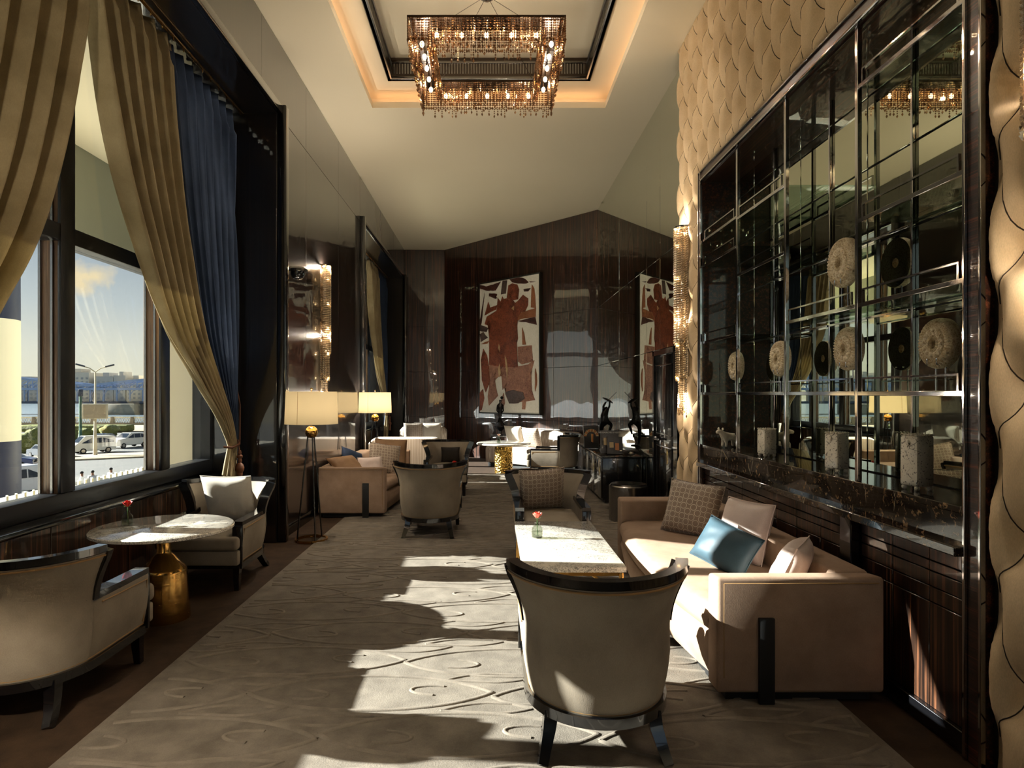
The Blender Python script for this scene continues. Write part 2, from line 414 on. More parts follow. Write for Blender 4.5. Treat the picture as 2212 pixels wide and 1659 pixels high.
rug = setp(box('rug', (-1.88, Y0 + .6, 0.0), (1.80, 12.9, 0.012), M['rug'], bev=0.004), 'taupe wool carpet carved with interlaced lens shaped lines', 'carpet')
def rug_lines():
    V = []; F = []
    prof = [(-0.015, 0.0), (-0.011, 0.006), (-0.005, 0.0085), (0.005, 0.0085), (0.011, 0.006), (0.015, 0.0)]
    x0, x1, z = -1.86, 1.78, 0.0105
    def add(path, k=1.0):
        path = [p for p in path if x0 <= p[0] <= x1]
        if len(path) < 3: return
        v, f = sweep_data(path, [(a * k, b * (.6 + .4 * k)) for a, b in prof])
        o = len(V); V.extend(v); F.extend(tuple(i + o for i in q) for q in f)
    def bez(pts, n=14):
        out = []
        for i in range(n + 1):
            t = i / n; q = [Vector((a, b, z)) for a, b in pts]
            while len(q) > 1: q = [q[j].lerp(q[j + 1], t) for j in range(len(q) - 1)]
            out.append(tuple(q[0]))
        return out
    L, HY, RY = 1.30, 0.155, 0.43
    for r in range(31):
        yc = -0.45 + r * RY; ph = (0.5 if r % 2 else 0.0) * L + 0.17 * math.sin(r * 2.1)
        if yc > 12.6: break
        for c_ in range(-3, 4):
            xc = c_ * L + ph
            def P(u, v): return (xc + u * L, yc + v + 0.03 * math.sin(3.0 * xc + r))
            # lens with crossing tails
            add(bez([P(-.50, .0), P(-.28, HY * 1.7), P(.28, HY * 1.7), P(.50, .0)], 20))
            add(bez([P(-.50, .0), P(-.28, -HY * 1.7), P(.28, -HY * 1.7), P(.50, .0)], 20))
            # curved parallelograms above and below each tip
            for s_ in (-1, 1):
                def Q(u, v): return P(.5 + u, v + s_ * RY * .40)
                q = [Q(-.20, -.03), Q(-.02, .055), Q(.20, .03), Q(.02, -.055)]
                if s_ > 0 or r % 2: add(bez([q[0], ((q[0][0] + q[1][0]) / 2 - .02, (q[0][1] + q[1][1]) / 2 + .03), q[1]], 6) + bez([q[1], q[2]], 4)[1:] + bez([q[2], ((q[2][0] + q[3][0]) / 2 + .02, (q[2][1] + q[3][1]) / 2 - .03), q[3]], 6)[1:] + bez([q[3], (q[0][0] + .004, q[0][1])], 4)[1:], .8)
            # hooks inside the lens
            add(bez([P(.30, .07), P(.16, .10), P(.10, .0), P(.26, -.03)], 10), .75)
            add(bez([P(-.30, -.07), P(-.16, -.10), P(-.10, .0), P(-.26, .03)], 10), .75)
    o = mk('carved_line', V, F, M['rugline'], rug, True, 60)
    setp(o, kind='stuff')
rug_lines()

# ------------------------------------------------------------------ ceiling with stepped tray
TX0, TX1, TY0, TY1 = -1.57, 1.52, 5.2, 8.6
ceil = thing('ceiling', 'cream painted ceiling with a stepped lit tray', kind='structure')
T = 0.08
boxes('ceiling_slab', [((-3.3, Y0, HC), (2.7, TY0, HC + T)), ((-3.3, TY1, HC), (2.7, 18, HC + T)),
                       ((-3.3, TY0, HC), (TX0, TY1, HC + T)), ((TX1, TY0, HC), (2.7, TY1, HC + T))], M['ceiling'], ceil)
c = 0.24; Z1 = 5.62; IX0, IX1, IY0, IY1 = -1.316, 1.275, 5.5, 8.3
boxes('cove_wall', [((TX0 - c - .03, TY0 - c, HC + T), (TX0 - c, TY1 + c, Z1)), ((TX1 + c, TY0 - c, HC + T), (TX1 + c + .03, TY1 + c, Z1)),
                    ((TX0 - c, TY0 - c - .03, HC + T), (TX1 + c, TY0 - c, Z1)), ((TX0 - c, TY1 + c, HC + T), (TX1 + c, TY1 + c + .03, Z1))], M['ceiling'], ceil)
boxes('tray_ring', [((TX0 - c - .03, TY0 - c - .03, Z1), (IX0, TY1 + c + .03, Z1 + .03)), ((IX1, TY0 - c - .03, Z1), (TX1 + c + .03, TY1 + c + .03, Z1 + .03)),
                    ((IX0, TY0 - c - .03, Z1), (IX1, IY0, Z1 + .03)), ((IX0, IY1, Z1), (IX1, TY1 + c + .03, Z1 + .03))], M['ceiling'], ceil)
box('tray_top', (IX0 - .1, IY0 - .1, 5.88), (IX1 + .1, IY1 + .1, 5.92), M['ceiling'], ceil)
M['grille'] = (lambda t: (t.set(Base_Color=t.ramp(t.math('SINE', t.math('MULTIPLY', t.n.new('ShaderNodeSeparateXYZ').outputs[0], 1.0), 0), [(0, lin((74, 62, 48))), (1, lin((74, 62, 48)))]), Metallic=0.3, Roughness=0.4), t.m)[1])(NT('pewter_grille'))
for nm, lo, hi in (('grille_band', (IX0, IY1 - .04, Z1 - .02), (IX1, IY1, 5.88)), ('grille_band', (IX0, IY0, Z1 - .02), (IX1, IY0 + .04, 5.88)),
                   ('grille_band', (IX0, IY0, Z1 - .02), (IX0 + .04, IY1, 5.88)), ('grille_band', (IX1 - .04, IY0, Z1 - .02), (IX1, IY1, 5.88))):
    b = box(nm, lo, hi, M['grille'], ceil)
    alongx = (hi[0] - lo[0]) > (hi[1] - lo[1]); ribs = []
    L = (hi[0] - lo[0]) if alongx else (hi[1] - lo[1]); nn = int(L / 0.035)
    for i in range(nn):
        p = (lo[0] if alongx else lo[1]) + (i + .5) * L / nn
        if alongx:
            f = lo[1] - .008 if lo[1] > 7 else hi[1] + .008; g = lo[1] if lo[1] > 7 else hi[1]
            ribs.append(((p - .008, min(f, g), Z1 + .05), (p + .008, max(f, g), 5.83)))
        else:
            f = hi[0] + .008 if lo[0] < 0 else lo[0] - .008; g = hi[0] if lo[0] < 0 else lo[0]
            ribs.append(((min(f, g), p - .008, Z1 + .05), (max(f, g), p + .008, 5.83)))
    setp(boxes('grille_rib', ribs, M['steel'], b), kind='stuff')
    e_ = 0.035
    for zz in (Z1 - .02, 5.80):
        m_lo = list(lo); m_hi = list(hi); m_lo[2] = zz; m_hi[2] = zz + .035
        if alongx:
            if lo[1] > 7: m_lo[1] -= .02
            else: m_hi[1] += .02
        else:
            if lo[0] < 0: m_hi[0] += .02
            else: m_lo[0] -= .02
        box('grille_moulding', m_lo, m_hi, M['steel'], b, 0.008)
zs = HC + T + .012
for lo, hi in (((TX0 - .17, TY0, zs), (TX0 - .13, TY1, zs + .02)), ((TX1 + .13, TY0, zs), (TX1 + .17, TY1, zs + .02)),
               ((TX0, TY1 + .13, zs), (TX1, TY1 + .17, zs + .02)), ((TX0, TY0 - .17, zs), (TX1, TY0 - .13, zs + .02))):
    box('cove_light_strip', lo, hi, M['led'], ceil)

# ------------------------------------------------------------------ left wall: piers, frieze, window bays
wl_ = thing('wall_left', 'dark lacquered wood panelled window wall', kind='structure')
def panels_x(parent, x, ys, zs, mat, side=1, t=0.012, gap=0.004, name='panel'):
    """flat lacquered panels on a wall facing +X (side 1) or -X (side -1)"""
    for a, b in zip(ys, ys[1:]):
        for p, q in zip(zs, zs[1:]):
            x0, x1 = sorted((x, x + side * t))
            box(name, (x0, a + gap / 2, p + gap / 2), (x1, b - gap / 2, q - gap / 2), mat, parent, 0.002, 1)
piers = [(Y0, BAYS[0][0]), (BAYS[0][1], BAYS[1][0]), (BAYS[1][1], 18)]
for a, b in piers: box('pier', (-3.2, a, 0), (XL - .012, b, HZ), M['blackmat'], wl_)
box('window_header', (-3.2, Y0, HZ), (XL - .012, 18, HC), M['wood_dark'], wl_)
panels_x(wl_, XL - .012, [BAYS[0][1] + .1, 8.0, 9.7, BAYS[1][0] - .1], [0.12, HZ], M['lacq'])
panels_x(wl_, XL - .012, [Y0, -3.4, -1.8, -.2, BAYS[0][0] - .1], [0.12, HZ], M['lacq'])
panels_x(wl_, XL - .012, [Y0, -3.0, -1.4, .2, 1.8, 3.4, 4.9, 6.45, 8.0, 9.7, 11.3, 13.4, 15.2, YB], [HZ, HC], M['lacq'])
k = 0
for bi, (a, b) in enumerate(BAYS):
    for yy in (a - .1, b):
        k += 1
        setp(box('trim_%d' % k, (XL - .012, yy, 0), (XL + .085, yy + .1, HZ + .1), M['black'], None, 0.012), 'black lacquer casing at the window bay edge', kind='structure')
    k += 1
    setp(box('trim_%d' % k, (XL - .012, a, HZ), (XL + .045, b, HZ + .1), M['black'], None, 0.012), 'black lacquer head casing over the window bay', kind='structure')
    # side reveals
    for yy, s in ((a, 1), (b, -1)):
        box('reveal_panel', (-3.14, min(yy, yy + s * .012), 0.0), (XL - .014, max(yy, yy + s * .012), HZ), M['wood_dark'], wl_, 0.002, 1)
    # wainscot under the sill
    n = 6
    for i in range(n):
        p, q = lerp(a + .02, b - .02, i / n), lerp(a + .02, b - .02, (i + 1) / n)
        box('wainscot_panel', (-2.90, p + .003, 0.12), (-2.866, q - .003, 0.735), M['wains'], wl_, 0.003, 1)
    box('wainscot_base', (-3.2, a + .012, 0), (-2.9, b - .012, 0.735), M['blackmat'], wl_)
    box('wainscot_skirting', (-2.9, a + .02, 0), (-2.85, b - .02, 0.115), M['black'], wl_, 0.006)
    box('sill', (-3.2, a + .012, 0.737), (-2.82, b - .012, 0.775), M['black'], wl_, 0.01)
    # the window
    w = thing('window_%d' % (bi + 1), 'tall black framed window with a transom, drapes at both sides' if bi == 0 else 'second black framed window behind the far drapes', kind='structure')
    mull = [a + .325 + 1.37 * i for i in range(4)]
    edges = [a + .012] + mull + [b - .012]
    for y in mull:
        mu = box('mullion', (-3.14, y - .075, 0.82), (-3.0, y + .075, HZ), M['mullion'], w, 0.004)
        box('mullion_cover', (-3.0, y - .078, 0.906), (-2.975, y + .078, HZ), M['frame_black'], mu, 0.004)
        for xx in (-3.035, -3.12):
            box('glazing_bead', (xx - .008, y - .09, 0.91), (xx + .008, y - .075, HZ), M['steel'], mu)
            box('glazing_bead', (xx - .008, y + .075, 0.91), (xx + .008, y + .09, HZ), M['steel'], mu)
    box('bottom_rail', (-3.14, a + .012, 0.775), (-2.975, b - .012, 0.905), M['frame_black'], w, 0.01)
    box('transom', (-3.14, a + .012, 2.66), (-2.98, b - .012, 2.78), M['frame_black'], w, 0.008)
    box('side_stile', (-3.14, b - .07, 0.9), (-2.98, b - .012, HZ), M['frame_black'], w)
    box('side_stile', (-3.14, a + .012, 0.9), (-2.98, a + .07, HZ), M['frame_black'], w)
    for i in range(len(edges) - 1):
        p = edges[i] + (0.075 if i else 0.058); q = edges[i + 1] - (0.075 if i < len(edges) - 2 else 0.058)
        for z0, z1 in ((0.905, 2.66), (2.78, HZ)):
            box('pane', (-3.08, p, z0), (-3.074, q, z1), M['glass'], w)
setp(box('baseboard_left', (XL - .012, BAYS[0][1] + .1, 0), (XL + .012, BAYS[1][0] - .1, 0.12), M['black'], None, 0.004), 'black baseboard under the lacquered pier', kind='structure')

# ------------------------------------------------------------------ end wall (flat piece and slanted piece)
wb = thing('wall_back', 'glossy striped wood end wall, partly slanted', kind='structure')
ZS = [0.0, 1.0, 2.17, 3.36, HC]
box('backing', (-3.2, YB + .03, 0), (CORA.x + .2, YB + .2, HC), M['blackmat'], wb)
for a, b in ((XL, -1.75), (-1.75, CORA.x)):
    for p, q in zip(ZS, ZS[1:]):
        box('panel', (a + .002, YB, p + .002), (b - .002, YB + .03, q - .002), M['wood'], wb, 0.002, 1)
dv = (CORB - CORA); LW = dv.length; ang = math.atan2(dv.y, dv.x)
sl = thing('slanted_wall', loc=CORA, rz=ang); sl.parent = wb
box('backing', (-.05, .03, 0), (LW + .1, .15, HC), M['blackmat'], sl)
for i in range(4):
    for p, q in zip(ZS, ZS[1:]):
        box('panel', (LW * i / 4 + .003, 0, p + .003), (LW * (i + 1) / 4 - .003, .03, q - .003), M['wood'], sl, 0.002, 1)

# rear end of the room behind the photographer; its window is added for fill light
wr = thing('wall_rear', 'panelled wall at the near end of the lounge', kind='structure')
boxes('rear_panel', [((-3.2, Y0 - .2, 0), (2.7, Y0, .8)), ((-3.2, Y0 - .2, 4.6), (2.7, Y0, HC)), ((-3.2, Y0 - .2, .8), (-1.7, Y0, 4.6)), ((1.7, Y0 - .2, .8), (2.7, Y0, 4.6))], M['wood_dark'], wr)
w3 = thing('window_3', 'added window for fill daylight in the unseen near end wall', kind='structure')
for i in range(3):
    box('pane', (-1.7 + i * 1.133 + .04, Y0 - .1, .84), (-1.7 + (i + 1) * 1.133 - .04, Y0 - .094, 4.56), M['glass'], w3)
boxes('frame', [((-1.7 + i * 1.133 - .04, Y0 - .16, .8), (-1.7 + i * 1.133 + .04, Y0 - .02, 4.6)) for i in range(4)], M['black'], w3)

# ------------------------------------------------------------------ right wall
wri = thing('wall_right', 'mirrored and velvet tufted wall with the display niche', kind='structure')
boxes('backing', [((2.52, Y0, 0), (2.7, 18, HC)), ((XM + .02, 7.0, 0), (2.52, 13.6, HC)),
                  ((XR + .03, Y0, 0), (2.52, 2.74, HC)), ((XR + .03, 6.43, 0), (2.52, 7.2, HC)), ((XR + .03, 2.74, 3.78), (2.52, 6.43, HC)), ((2.15, 2.74, 0), (2.52, 6.43, 1.05))], M['blackmat'], wri)
for a, b in ((7.22, 8.42), (8.42, 9.14), (9.14, 11.1), (11.1, 13.29)):
    for p, q in ((0.0, 2.17), (2.17, 3.36), (3.36, HC)):
        if p == 0.0 and a < 8.4: continue
        box('mirror_panel', (XM, a + .002, p + .002), (XM + .015, b - .002, q - .002), M['mirror'], wri, 0.003, 1)
box('mirror_panel', (XM, 8.42 - .6, 2.1), (XM + .015, 8.42, 2.165), M['mirror'], wri)
# black door in the mirror wall
d1 = thing('door_1', 'black panelled door in the mirrored wall', kind='structure')
leaf = box('door_leaf', (2.12, 7.45, 0.01), (2.19, 8.36, 2.08), M['black'], d1, 0.004)
for z0, z1 in ((0.2, 0.95), (1.1, 1.95)):
    sweep('panel_moulding', [(2.118, 7.57, z0), (2.118, 8.24, z0), (2.118, 8.24, z1), (2.118, 7.57, z1)], rect(.012, .02), M['black'], leaf, True, (1, 0, 0))
box('door_handle', (2.05, 7.95, 1.02), (2.075, 8.2, 1.045), M['steel'], leaf, 0.006)
box('handle_rose', (2.06, 8.16, 1.01), (2.12, 8.21, 1.06), M['steel'], leaf, 0.006)
boxes('door_frame', [((2.10, 8.36, 0), (2.22, 8.42, 2.14)), ((2.10, 7.39, 2.08), (2.22, 8.42, 2.14)), ((2.10, 7.3, 0), (2.22, 7.45, 2.14))], M['black'], d1)

# tufted velvet: diamonds 0.31 wide and 0.60 tall, drawn in at every button
DW, DH, BY, BZ = 0.31, 0.60, 2.706, 1.929
def tuft_pt(a2, b2):
    """lattice coordinates (folds at whole numbers) to wall y, z; the folds bow between the buttons"""
    a = a2 - 0.075 * math.sin(2 * PI * b2); b = b2 + 0.075 * math.sin(2 * PI * a2)
    u, v = (a + b) / 2, (a - b) / 2
    return BY + u * DW, BZ + v * DH
def tuft_h(a2, b2):
    fa, fb = a2 - math.floor(a2), b2 - math.floor(b2)
    d = min(math.hypot(fa - p, fb - q) for p in (0, 1) for q in (0, 1))
    cr = min(fa, 1 - fa, fb, 1 - fb)
    pull = 1 - math.exp(-(d / .30) ** 2)
    crease = 1 - math.exp(-cr / .09)
    gather = .06 * math.exp(-((d - .2) / .1) ** 2) * min(1, cr * 12) * math.sin(22 * math.atan2(fb - .5, fa - .5))
    return .052 * pull + .020 * crease * (.35 + .65 * math.sin(PI * fa) * math.sin(PI * fb)) + .03 * gather
def tuft_panel(ya, yb, za, zb, edges=('b',)):
    bm = bmesh.new(); N = 12; vm = {}
    for A in range(-40, 40):
        for B in range(-40, 40):
            y, z = tuft_pt(A + .5, B + .5)
            if not (ya - .2 < y < yb + .2 and za - .35 < z < zb + .35): continue
            def vert(i, j):
                k = (A * N + i, B * N + j)
                if k not in vm:
                    yy, zz = tuft_pt(A + i / N, B + j / N); vm[k] = bm.verts.new((XR + .028 - tuft_h(A + i / N if i < N else A + 1, B + j / N if j < N else B + 1), yy, zz))
                return vm[k]
            for i in range(N):
                for j in range(N): bm.faces.new((vert(i, j), vert(i + 1, j), vert(i + 1, j + 1), vert(i, j + 1)))
    for co, no in (((0, ya, 0), (0, -1, 0)), ((0, yb, 0), (0, 1, 0)), ((0, 0, za), (0, 0, -1)), ((0, 0, zb), (0, 0, 1))):
        bmesh.ops.bisect_plane(bm, geom=bm.verts[:] + bm.edges[:] + bm.faces[:], plane_co=co, plane_no=no, clear_outer=True)
    for v in bm.verts:
        y, z = v.co.y, v.co.z
        e = min((y - ya) if 'n' in edges else 9, (yb - y) if 'f' in edges else 9, (z - za) if 'b' in edges else 9)
        if e < 0.05:
            h = XR + .028 - v.co.x; v.co.x = XR + .028 - h * math.sqrt(max(0, 1 - (1 - e / 0.05) ** 2))
    o = bmo('tufted_panel', bm, M['tuft'], wri, True, 70)
    setp(o, 'beige velvet tufted in tall diamonds')
    return o
def seams(panel, ya, yb, za, zb):
    """fine seams along the folds and a button at every crossing"""
    V = []; F = []; btn = []
    def put(path):
        v, f = sweep_data(path, circ(0.0030, 4)); o = len(V); V.extend(v); F.extend(tuple(i + o for i in q) for q in f)
    for A in range(-40, 40):
        for B in range(-40, 40):
            y0, z0 = tuft_pt(A, B)
            if not (ya - .4 < y0 < yb + .4 and za - .7 < z0 < zb + .7): continue
            if ya + .03 < y0 < yb - .03 and za + .05 < z0 < zb - .01: btn.append((y0, z0))
            for dirn in (0, 1):
                path = []
                for q in range(11):
                    ab = (A + q / 10, B) if dirn == 0 else (A, B + q / 10)
                    y, z = tuft_pt(*ab)
                    if ya + .01 < y < yb - .01 and za + .035 < z < zb: path.append((XR + .0275 - tuft_h(*ab), y, z))
                if len(path) > 2: put(path)
    if V:
        o = mk('seam', V, F, M['seam'], panel, True, None); setp(o, kind='stuff')
    return btn
M['seam'] = plain('dark_seam', (52, 40, 28), 0.9)
btn_me = None
for ya, yb, za, zb, ed in ((2.72, 6.45, 3.79, HC, 'b'), (6.45, 7.22, 0.02, HC, 'f'), (0.2, 2.715, 0.02, HC, 'f')):
    tp = tuft_panel(ya, yb, za, zb, ed)
    for y, z in seams(tp, ya, yb, za, zb):
        if y < 1.4: continue
        if btn_me is None:
            bm = bmesh.new(); bmesh.ops.create_icosphere(bm, subdivisions=1, radius=0.012, matrix=Matrix.Diagonal((.5, 1, 1, 1)))
            btn_me = bpy.data.meshes.new('button'); bm.to_mesh(btn_me); bm.free(); btn_me.materials.append(M['tuft'])
        o = link('button', btn_me, None, tp); o.location = (XR + .022, y, z)
box('tuft_end_cap', (XR + .01, 7.2, 0), (XM, 7.24, HC), M['black'], wri)

# ------------------------------------------------------------------ display cabinet set into the right wall
DY0, DY1, DZ0, DZ1, DXB = 2.82, 6.40, 1.10, 3.70, 2.42
dc = thing('display_cabinet', 'tall mirror backed display cabinet with chrome rails in the right wall', 'cabinet', (2.1, 4.6, 0))
def dpart(o): o.parent = dc; o.location = tuple(-v for v in dc.location); return o
def dbox(name, lo, hi, mat, bev=0.0, seg=1, parent=None):
    o = box(name, lo, hi, mat, None, bev, seg)
    if parent: o.parent = parent
    else: dpart(o)
    return o
for ya, yb in ((2.74, DY0), (DY1, 6.45)):
    dbox('frame_stile', (2.075, ya, 0.0), (2.45, yb, 3.78), M['wood_frame'], 0.004)
dbox('frame_head', (2.075, DY0, DZ1), (2.45, DY1, 3.78), M['wood_frame'], 0.004)
for y in (2.735, DY0 + .008, DY1 - .008, 6.452):
    dbox('chrome_trim', (2.06, y - .008, 0.0), (2.085, y + .008, 3.78), M['chrome'], 0.003)
dbox('chrome_trim', (2.06, DY0, DZ1 - .008), (2.085, DY1, DZ1 + .008), M['chrome'], 0.003)
dbox('chrome_trim', (2.06, 2.735, 3.775), (2.085, 6.452, 3.79), M['black'], 0.003)
dbox('back_board', (DXB + .012, DY0, DZ0), (DXB + .03, DY1, DZ1), M['blackmat'])
cols = [DY0 + (DY1 - DY0) * i / 8 for i in range(9)]
rows = [DZ0] + [1.12 + .48 * i for i in range(1, 5)] + [3.5, DZ1]
for a, b in zip(cols, cols[1:]):
    for p, q in zip(rows, rows[1:]):
        dbox('mirror_tile', (DXB, a + .004, p + .004), (DXB + .012, b - .004, q - .004), M['mirror_green'], 0.004)
dbox('inner_soffit', (2.10, DY0, DZ1 - .02), (DXB, DY1, DZ1), M['wood_y'])
POSTS = [5.50, 4.60, 3.70]
bays = [(5.5, DY1 - .015), (4.6, 5.5), (3.7, 4.6), (DY0 + .015, 3.7)]      # far to near
for y in POSTS:
    dbox('upright', (2.085, y - .014, DZ0), (2.113, y + .014, DZ1), M['chrome'], 0.003)
    dbox('rear_upright', (DXB - .02, y - .01, DZ0), (DXB, y + .01, DZ1), M['chrome'], 0.003)
levels = [(1.6, 2.1, 2.85, 3.1), (1.6, 2.6, 3.08), (1.6, 2.1), (1.6, 2.1, 2.58, 3.34)]
for (a, b), lv in zip(bays, levels):
    for z in lv:
        sh = dbox('glass_shelf', (2.10, a + .016, z - .006), (DXB - .004, b - .016, z + .006), M['shelf_glass'])
        dbox('shelf_edge', (2.085, a + .014, z - .012), (2.10, b - .014, z + .012), M['chrome'], 0.002, 1, sh)
        i0, i1, hh = a + .06, b - .06, 0.085
        V, F = sweep_data([(2.092, i0, z + .01), (2.092, i0, z + hh), (2.092, i1, z + hh), (2.092, i1, z + .01)], rect(.014, .014), False, (1, 0, 0))
        mk('gallery_rail', V, F, M['chrome'], sh)
for (a, b) in bays[1:3]:
    for z in (2.08, 2.56):
        dbox('clip_bar', (DXB - .03, a + .02, z - .008), (DXB, b - .02, z + .008), M['chrome'], 0.002)
# marble shelf, fascia and ledge, then the wood wainscot
dbox('marble_shelf', (2.075, DY0 + .01, 1.068), (DXB + .01, DY1 - .01, DZ0), M['marble_dark'], 0.004)
dbox('marble_fascia', (2.08, DY0 + .01, .93), (2.15, DY1 - .01, 1.068), M['marble_dark'])
dbox('marble_ledge', (2.025, DY0 + .01, .885), (2.15, DY1 - .01, .93), M['marble_dark'], 0.006)
dbox('pilaster', (2.055, 3.70, 0.0), (2.14, 3.82, .885), M['black'], 0.006)
dbox('plinth', (2.085, DY0 + .01, 0.0), (2.14, DY1 - .01, .1), M['black'], 0.004)
for a, b, n in ((DY0 + .012, 3.69, 3), (3.83, 6.39, 8)):
    for i in range(n):
        p, q = lerp(a, b, i / n), lerp(a, b, (i + 1) / n)
        for z0, z1 in ((.10, .60), (.604, .675), (.679, .75), (.754, .80), (.804, .884)):
            dbox('wainscot_panel', (2.11, p + .002, z0), (2.14, q - .002, z1), M['wains'], 0.003)

# ------------------------------------------------------------------ things in the display cabinet
def medallion(y, z, r, shelf, label, x=2.24, tilt=0.0):
    t = thing('carved_medallion', label, 'ornament', (x, y, shelf + .0065), R(tilt))
    zc = z - shelf - .0065
    V = []; F = []; nr = 26; na = 160
    for i in range(nr + 1):
        q = 0.2 + 0.8 * i / nr
        for j in range(na):
            a = 2 * PI * j / na
            h = 0.030 * (1 - (q - 0.55) ** 2 * 1.6)
            if q > 0.62: h += 0.015 * abs(math.sin(a * 20)) * math.sin(PI * (q - 0.62) / 0.38) - .004
            elif q > 0.34: h += 0.011 * abs(math.sin(a * 6 + (q - .34) * 5)) * math.sin(PI * (q - .34) / .28) + .003
            else: h += 0.008 * abs(math.sin(a * 14)) + .006 * (1 - (q - .2) / .14)
            rr = q * r * (1 + (0.018 * abs(math.sin(a * 20)) if i == nr else 0))
            if i == nr: h = 0.004
            if i == 0: h = 0.0
            V.append((-h, rr * math.cos(a), zc + rr * math.sin(a)))
    for i in range(nr):
        for j in range(na):
            k = (j + 1) % na
            F.append((i * na + j, i * na + k, (i + 1) * na + k, (i + 1) * na + j))
    o = len(V)
    for q in (1.0, 0.2):
        for j in range(na):
            a = 2 * PI * j / na
            V.append((0.028, q * r * math.cos(a), zc + q * r * math.sin(a)))
    for j in range(na):
        k = (j + 1) % na
        F.append((nr * na + j, nr * na + k, o + k, o + j)); F.append((o + j, o + k, o + na + k, o + na + j)); F.append((o + na + j, o + na + k, k, j))
    d = mk('disc', V, F, M['carved'], t)
    bz = zc - r
    for s in (-1, 1):
        tube('stand_leg', [(0.01, s * .035, 0), (0.01, s * .035, bz + .03)], 0.004, M['chrome'], t)
    box('stand_foot', (-.05, -.06, 0.0), (.05, .06, .008), M['chrome'], t, 0.002)
    tube('stand_cradle', [(-.035, -.035, bz + .05), (-.035, -.035, bz + .02), (.04, -.035, bz + .02)], 0.004, M['chrome'], t)
    tube('stand_cradle', [(-.035, .035, bz + .05), (-.035, .035, bz + .02), (.04, .035, bz + .02)], 0.004, M['chrome'], t)
    return t
medallion(3.24, 1.85, .125, 1.6, 'round carved gilt medallion in the cabinet bay nearest the camera')
medallion(4.06, 1.88, .135, 1.6, 'lower of two carved medallions in the second cabinet bay, beside a lamp reflection')
medallion(4.12, 2.43, .155, 2.1, 'largest carved gilt medallion, highest up in the cabinet')
medallion(5.02, 1.87, .135, 1.6, 'carved gilt medallion above the small square vase in the third bay')
medallion(5.92, 1.85, .13, 1.6, 'carved gilt medallion in the farthest cabinet bay above the figurine')

def sq_vase(y, x, w, h, label, rz):
    t = thing('square_vase', label, 'vase', (x, y, DZ0), rz)
    bm = bmesh.new(); bbox(bm, (-w / 2, -w / 2, .022), (w / 2, w / 2, h), 0.012, 2)
    for v in bm.verts:
        k = 1 + 0.03 * mnoise.noise((v.co.x * 14, v.co.y * 14, v.co.z * 9)); v.co.x *= k; v.co.y *= k
    bmesh.ops.delete(bm, geom=[f for f in bm.faces if f.normal.z > 0.9 and f.calc_area() > w * w * .4], context='FACES')
    bm.normal_update()
    bmo('body', bm, M['crackle'], t)
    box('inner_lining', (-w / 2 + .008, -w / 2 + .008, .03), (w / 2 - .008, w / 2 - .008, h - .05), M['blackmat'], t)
    for sx in (-1, 1):
        for sy in (-1, 1): sphere('foot', (sx * w * .36, sy * w * .36, .014), .014, M['crackle'], t, 10)
    rim = [(sx * w / 2, sy * w / 2) for sx, sy in ((-1, -1), (1, -1), (1, 1), (-1, 1))]
    V = []; F = []
    for q in range(4):
        (x0, y0), (x1, y1) = rim[q], rim[(q + 1) % 4]
        for i in range(5):
            s = (i + .5) / 5
            bm = bmesh.new(); bmesh.ops.create_icosphere(bm, subdivisions=1, radius=w * .09, matrix=Matrix.Translation((lerp(x0, x1, s) * .94, lerp(y0, y1, s) * .94, h + .002)) @ Matrix.Diagonal((1, 1, .6, 1)))
            o = len(V); bm.verts.index_update(); V += [v.co.copy() for v in bm.verts]; F += [tuple(v.index + o for v in f.verts) for f in bm.faces]; bm.free()
    mk('ruffled_rim', V, F, M['crackle'], t)
    sphere('mask_ornament', (-w / 2 - .002, 0, h * .86), w * .13, M['crackle'], t, 10, (.5, 1, 1.2))
sq_vase(3.36, 2.21, .108, .285, 'largest crackled square vase, nearest in the mirrored cabinet', R(12))
sq_vase(4.12, 2.20, .102, .25, 'middle sized crackled white square vase in the second cabinet bay', R(20))
sq_vase(5.14, 2.19, .108, .22, 'smallest white square vase beside the third chrome upright', R(8))
fg = thing('animal_figurine', 'small ivory animal figurine on four legs in the far cabinet bay', 'figurine', (2.2, 5.98, DZ0), R(-70))
def skin_mesh(name, nodes, edges, mat, parent, sub=2):
    me = bpy.data.meshes.new(name); me.from_pydata([n[:3] for n in nodes], edges, [])
    o = bpy.data.objects.new(name, me); COL.objects.link(o)
    md = o.modifiers.new('skin', 'SKIN'); md.use_smooth_shade = True
    for v, n in zip(me.skin_vertices[0].data, nodes):
        rr = n[3]; v.radius = (rr, rr) if not isinstance(rr, tuple) else rr
    me.skin_vertices[0].data[0].use_root = True
    s = o.modifiers.new('sub', 'SUBSURF'); s.levels = sub; s.render_levels = sub
    dg = bpy.context.evaluated_depsgraph_get(); ev = o.evaluated_get(dg)
    nm = bpy.data.meshes.new_from_object(ev); bpy.data.objects.remove(o)
    nm.polygons.foreach_set('use_smooth', [True] * len(nm.polygons))
    nm.materials.clear()
    return link(name, nm, mat, parent)
skin_mesh('body', [(0, 0, .095, .036), (0, .055, .10, .036), (0, -.05, .10, .038), (0, -.085, .135, .026), (0, -.11, .155, .024), (0, -.145, .14, .014),
                   (.025, -.05, .05, .014), (.025, -.055, .008, .013), (-.025, -.05, .05, .014), (-.025, -.055, .008, .013),
                   (.025, .06, .05, .014), (.025, .065, .008, .013), (-.025, .06, .05, .014), (-.025, .065, .008, .013), (0, .095, .10, .008)],
          [(0, 1), (0, 2), (2, 3), (3, 4), (4, 5), (2, 6), (6, 7), (2, 8), (8, 9), (1, 10), (10, 11), (1, 12), (12, 13), (1, 14)], M['ceramic'], fg)
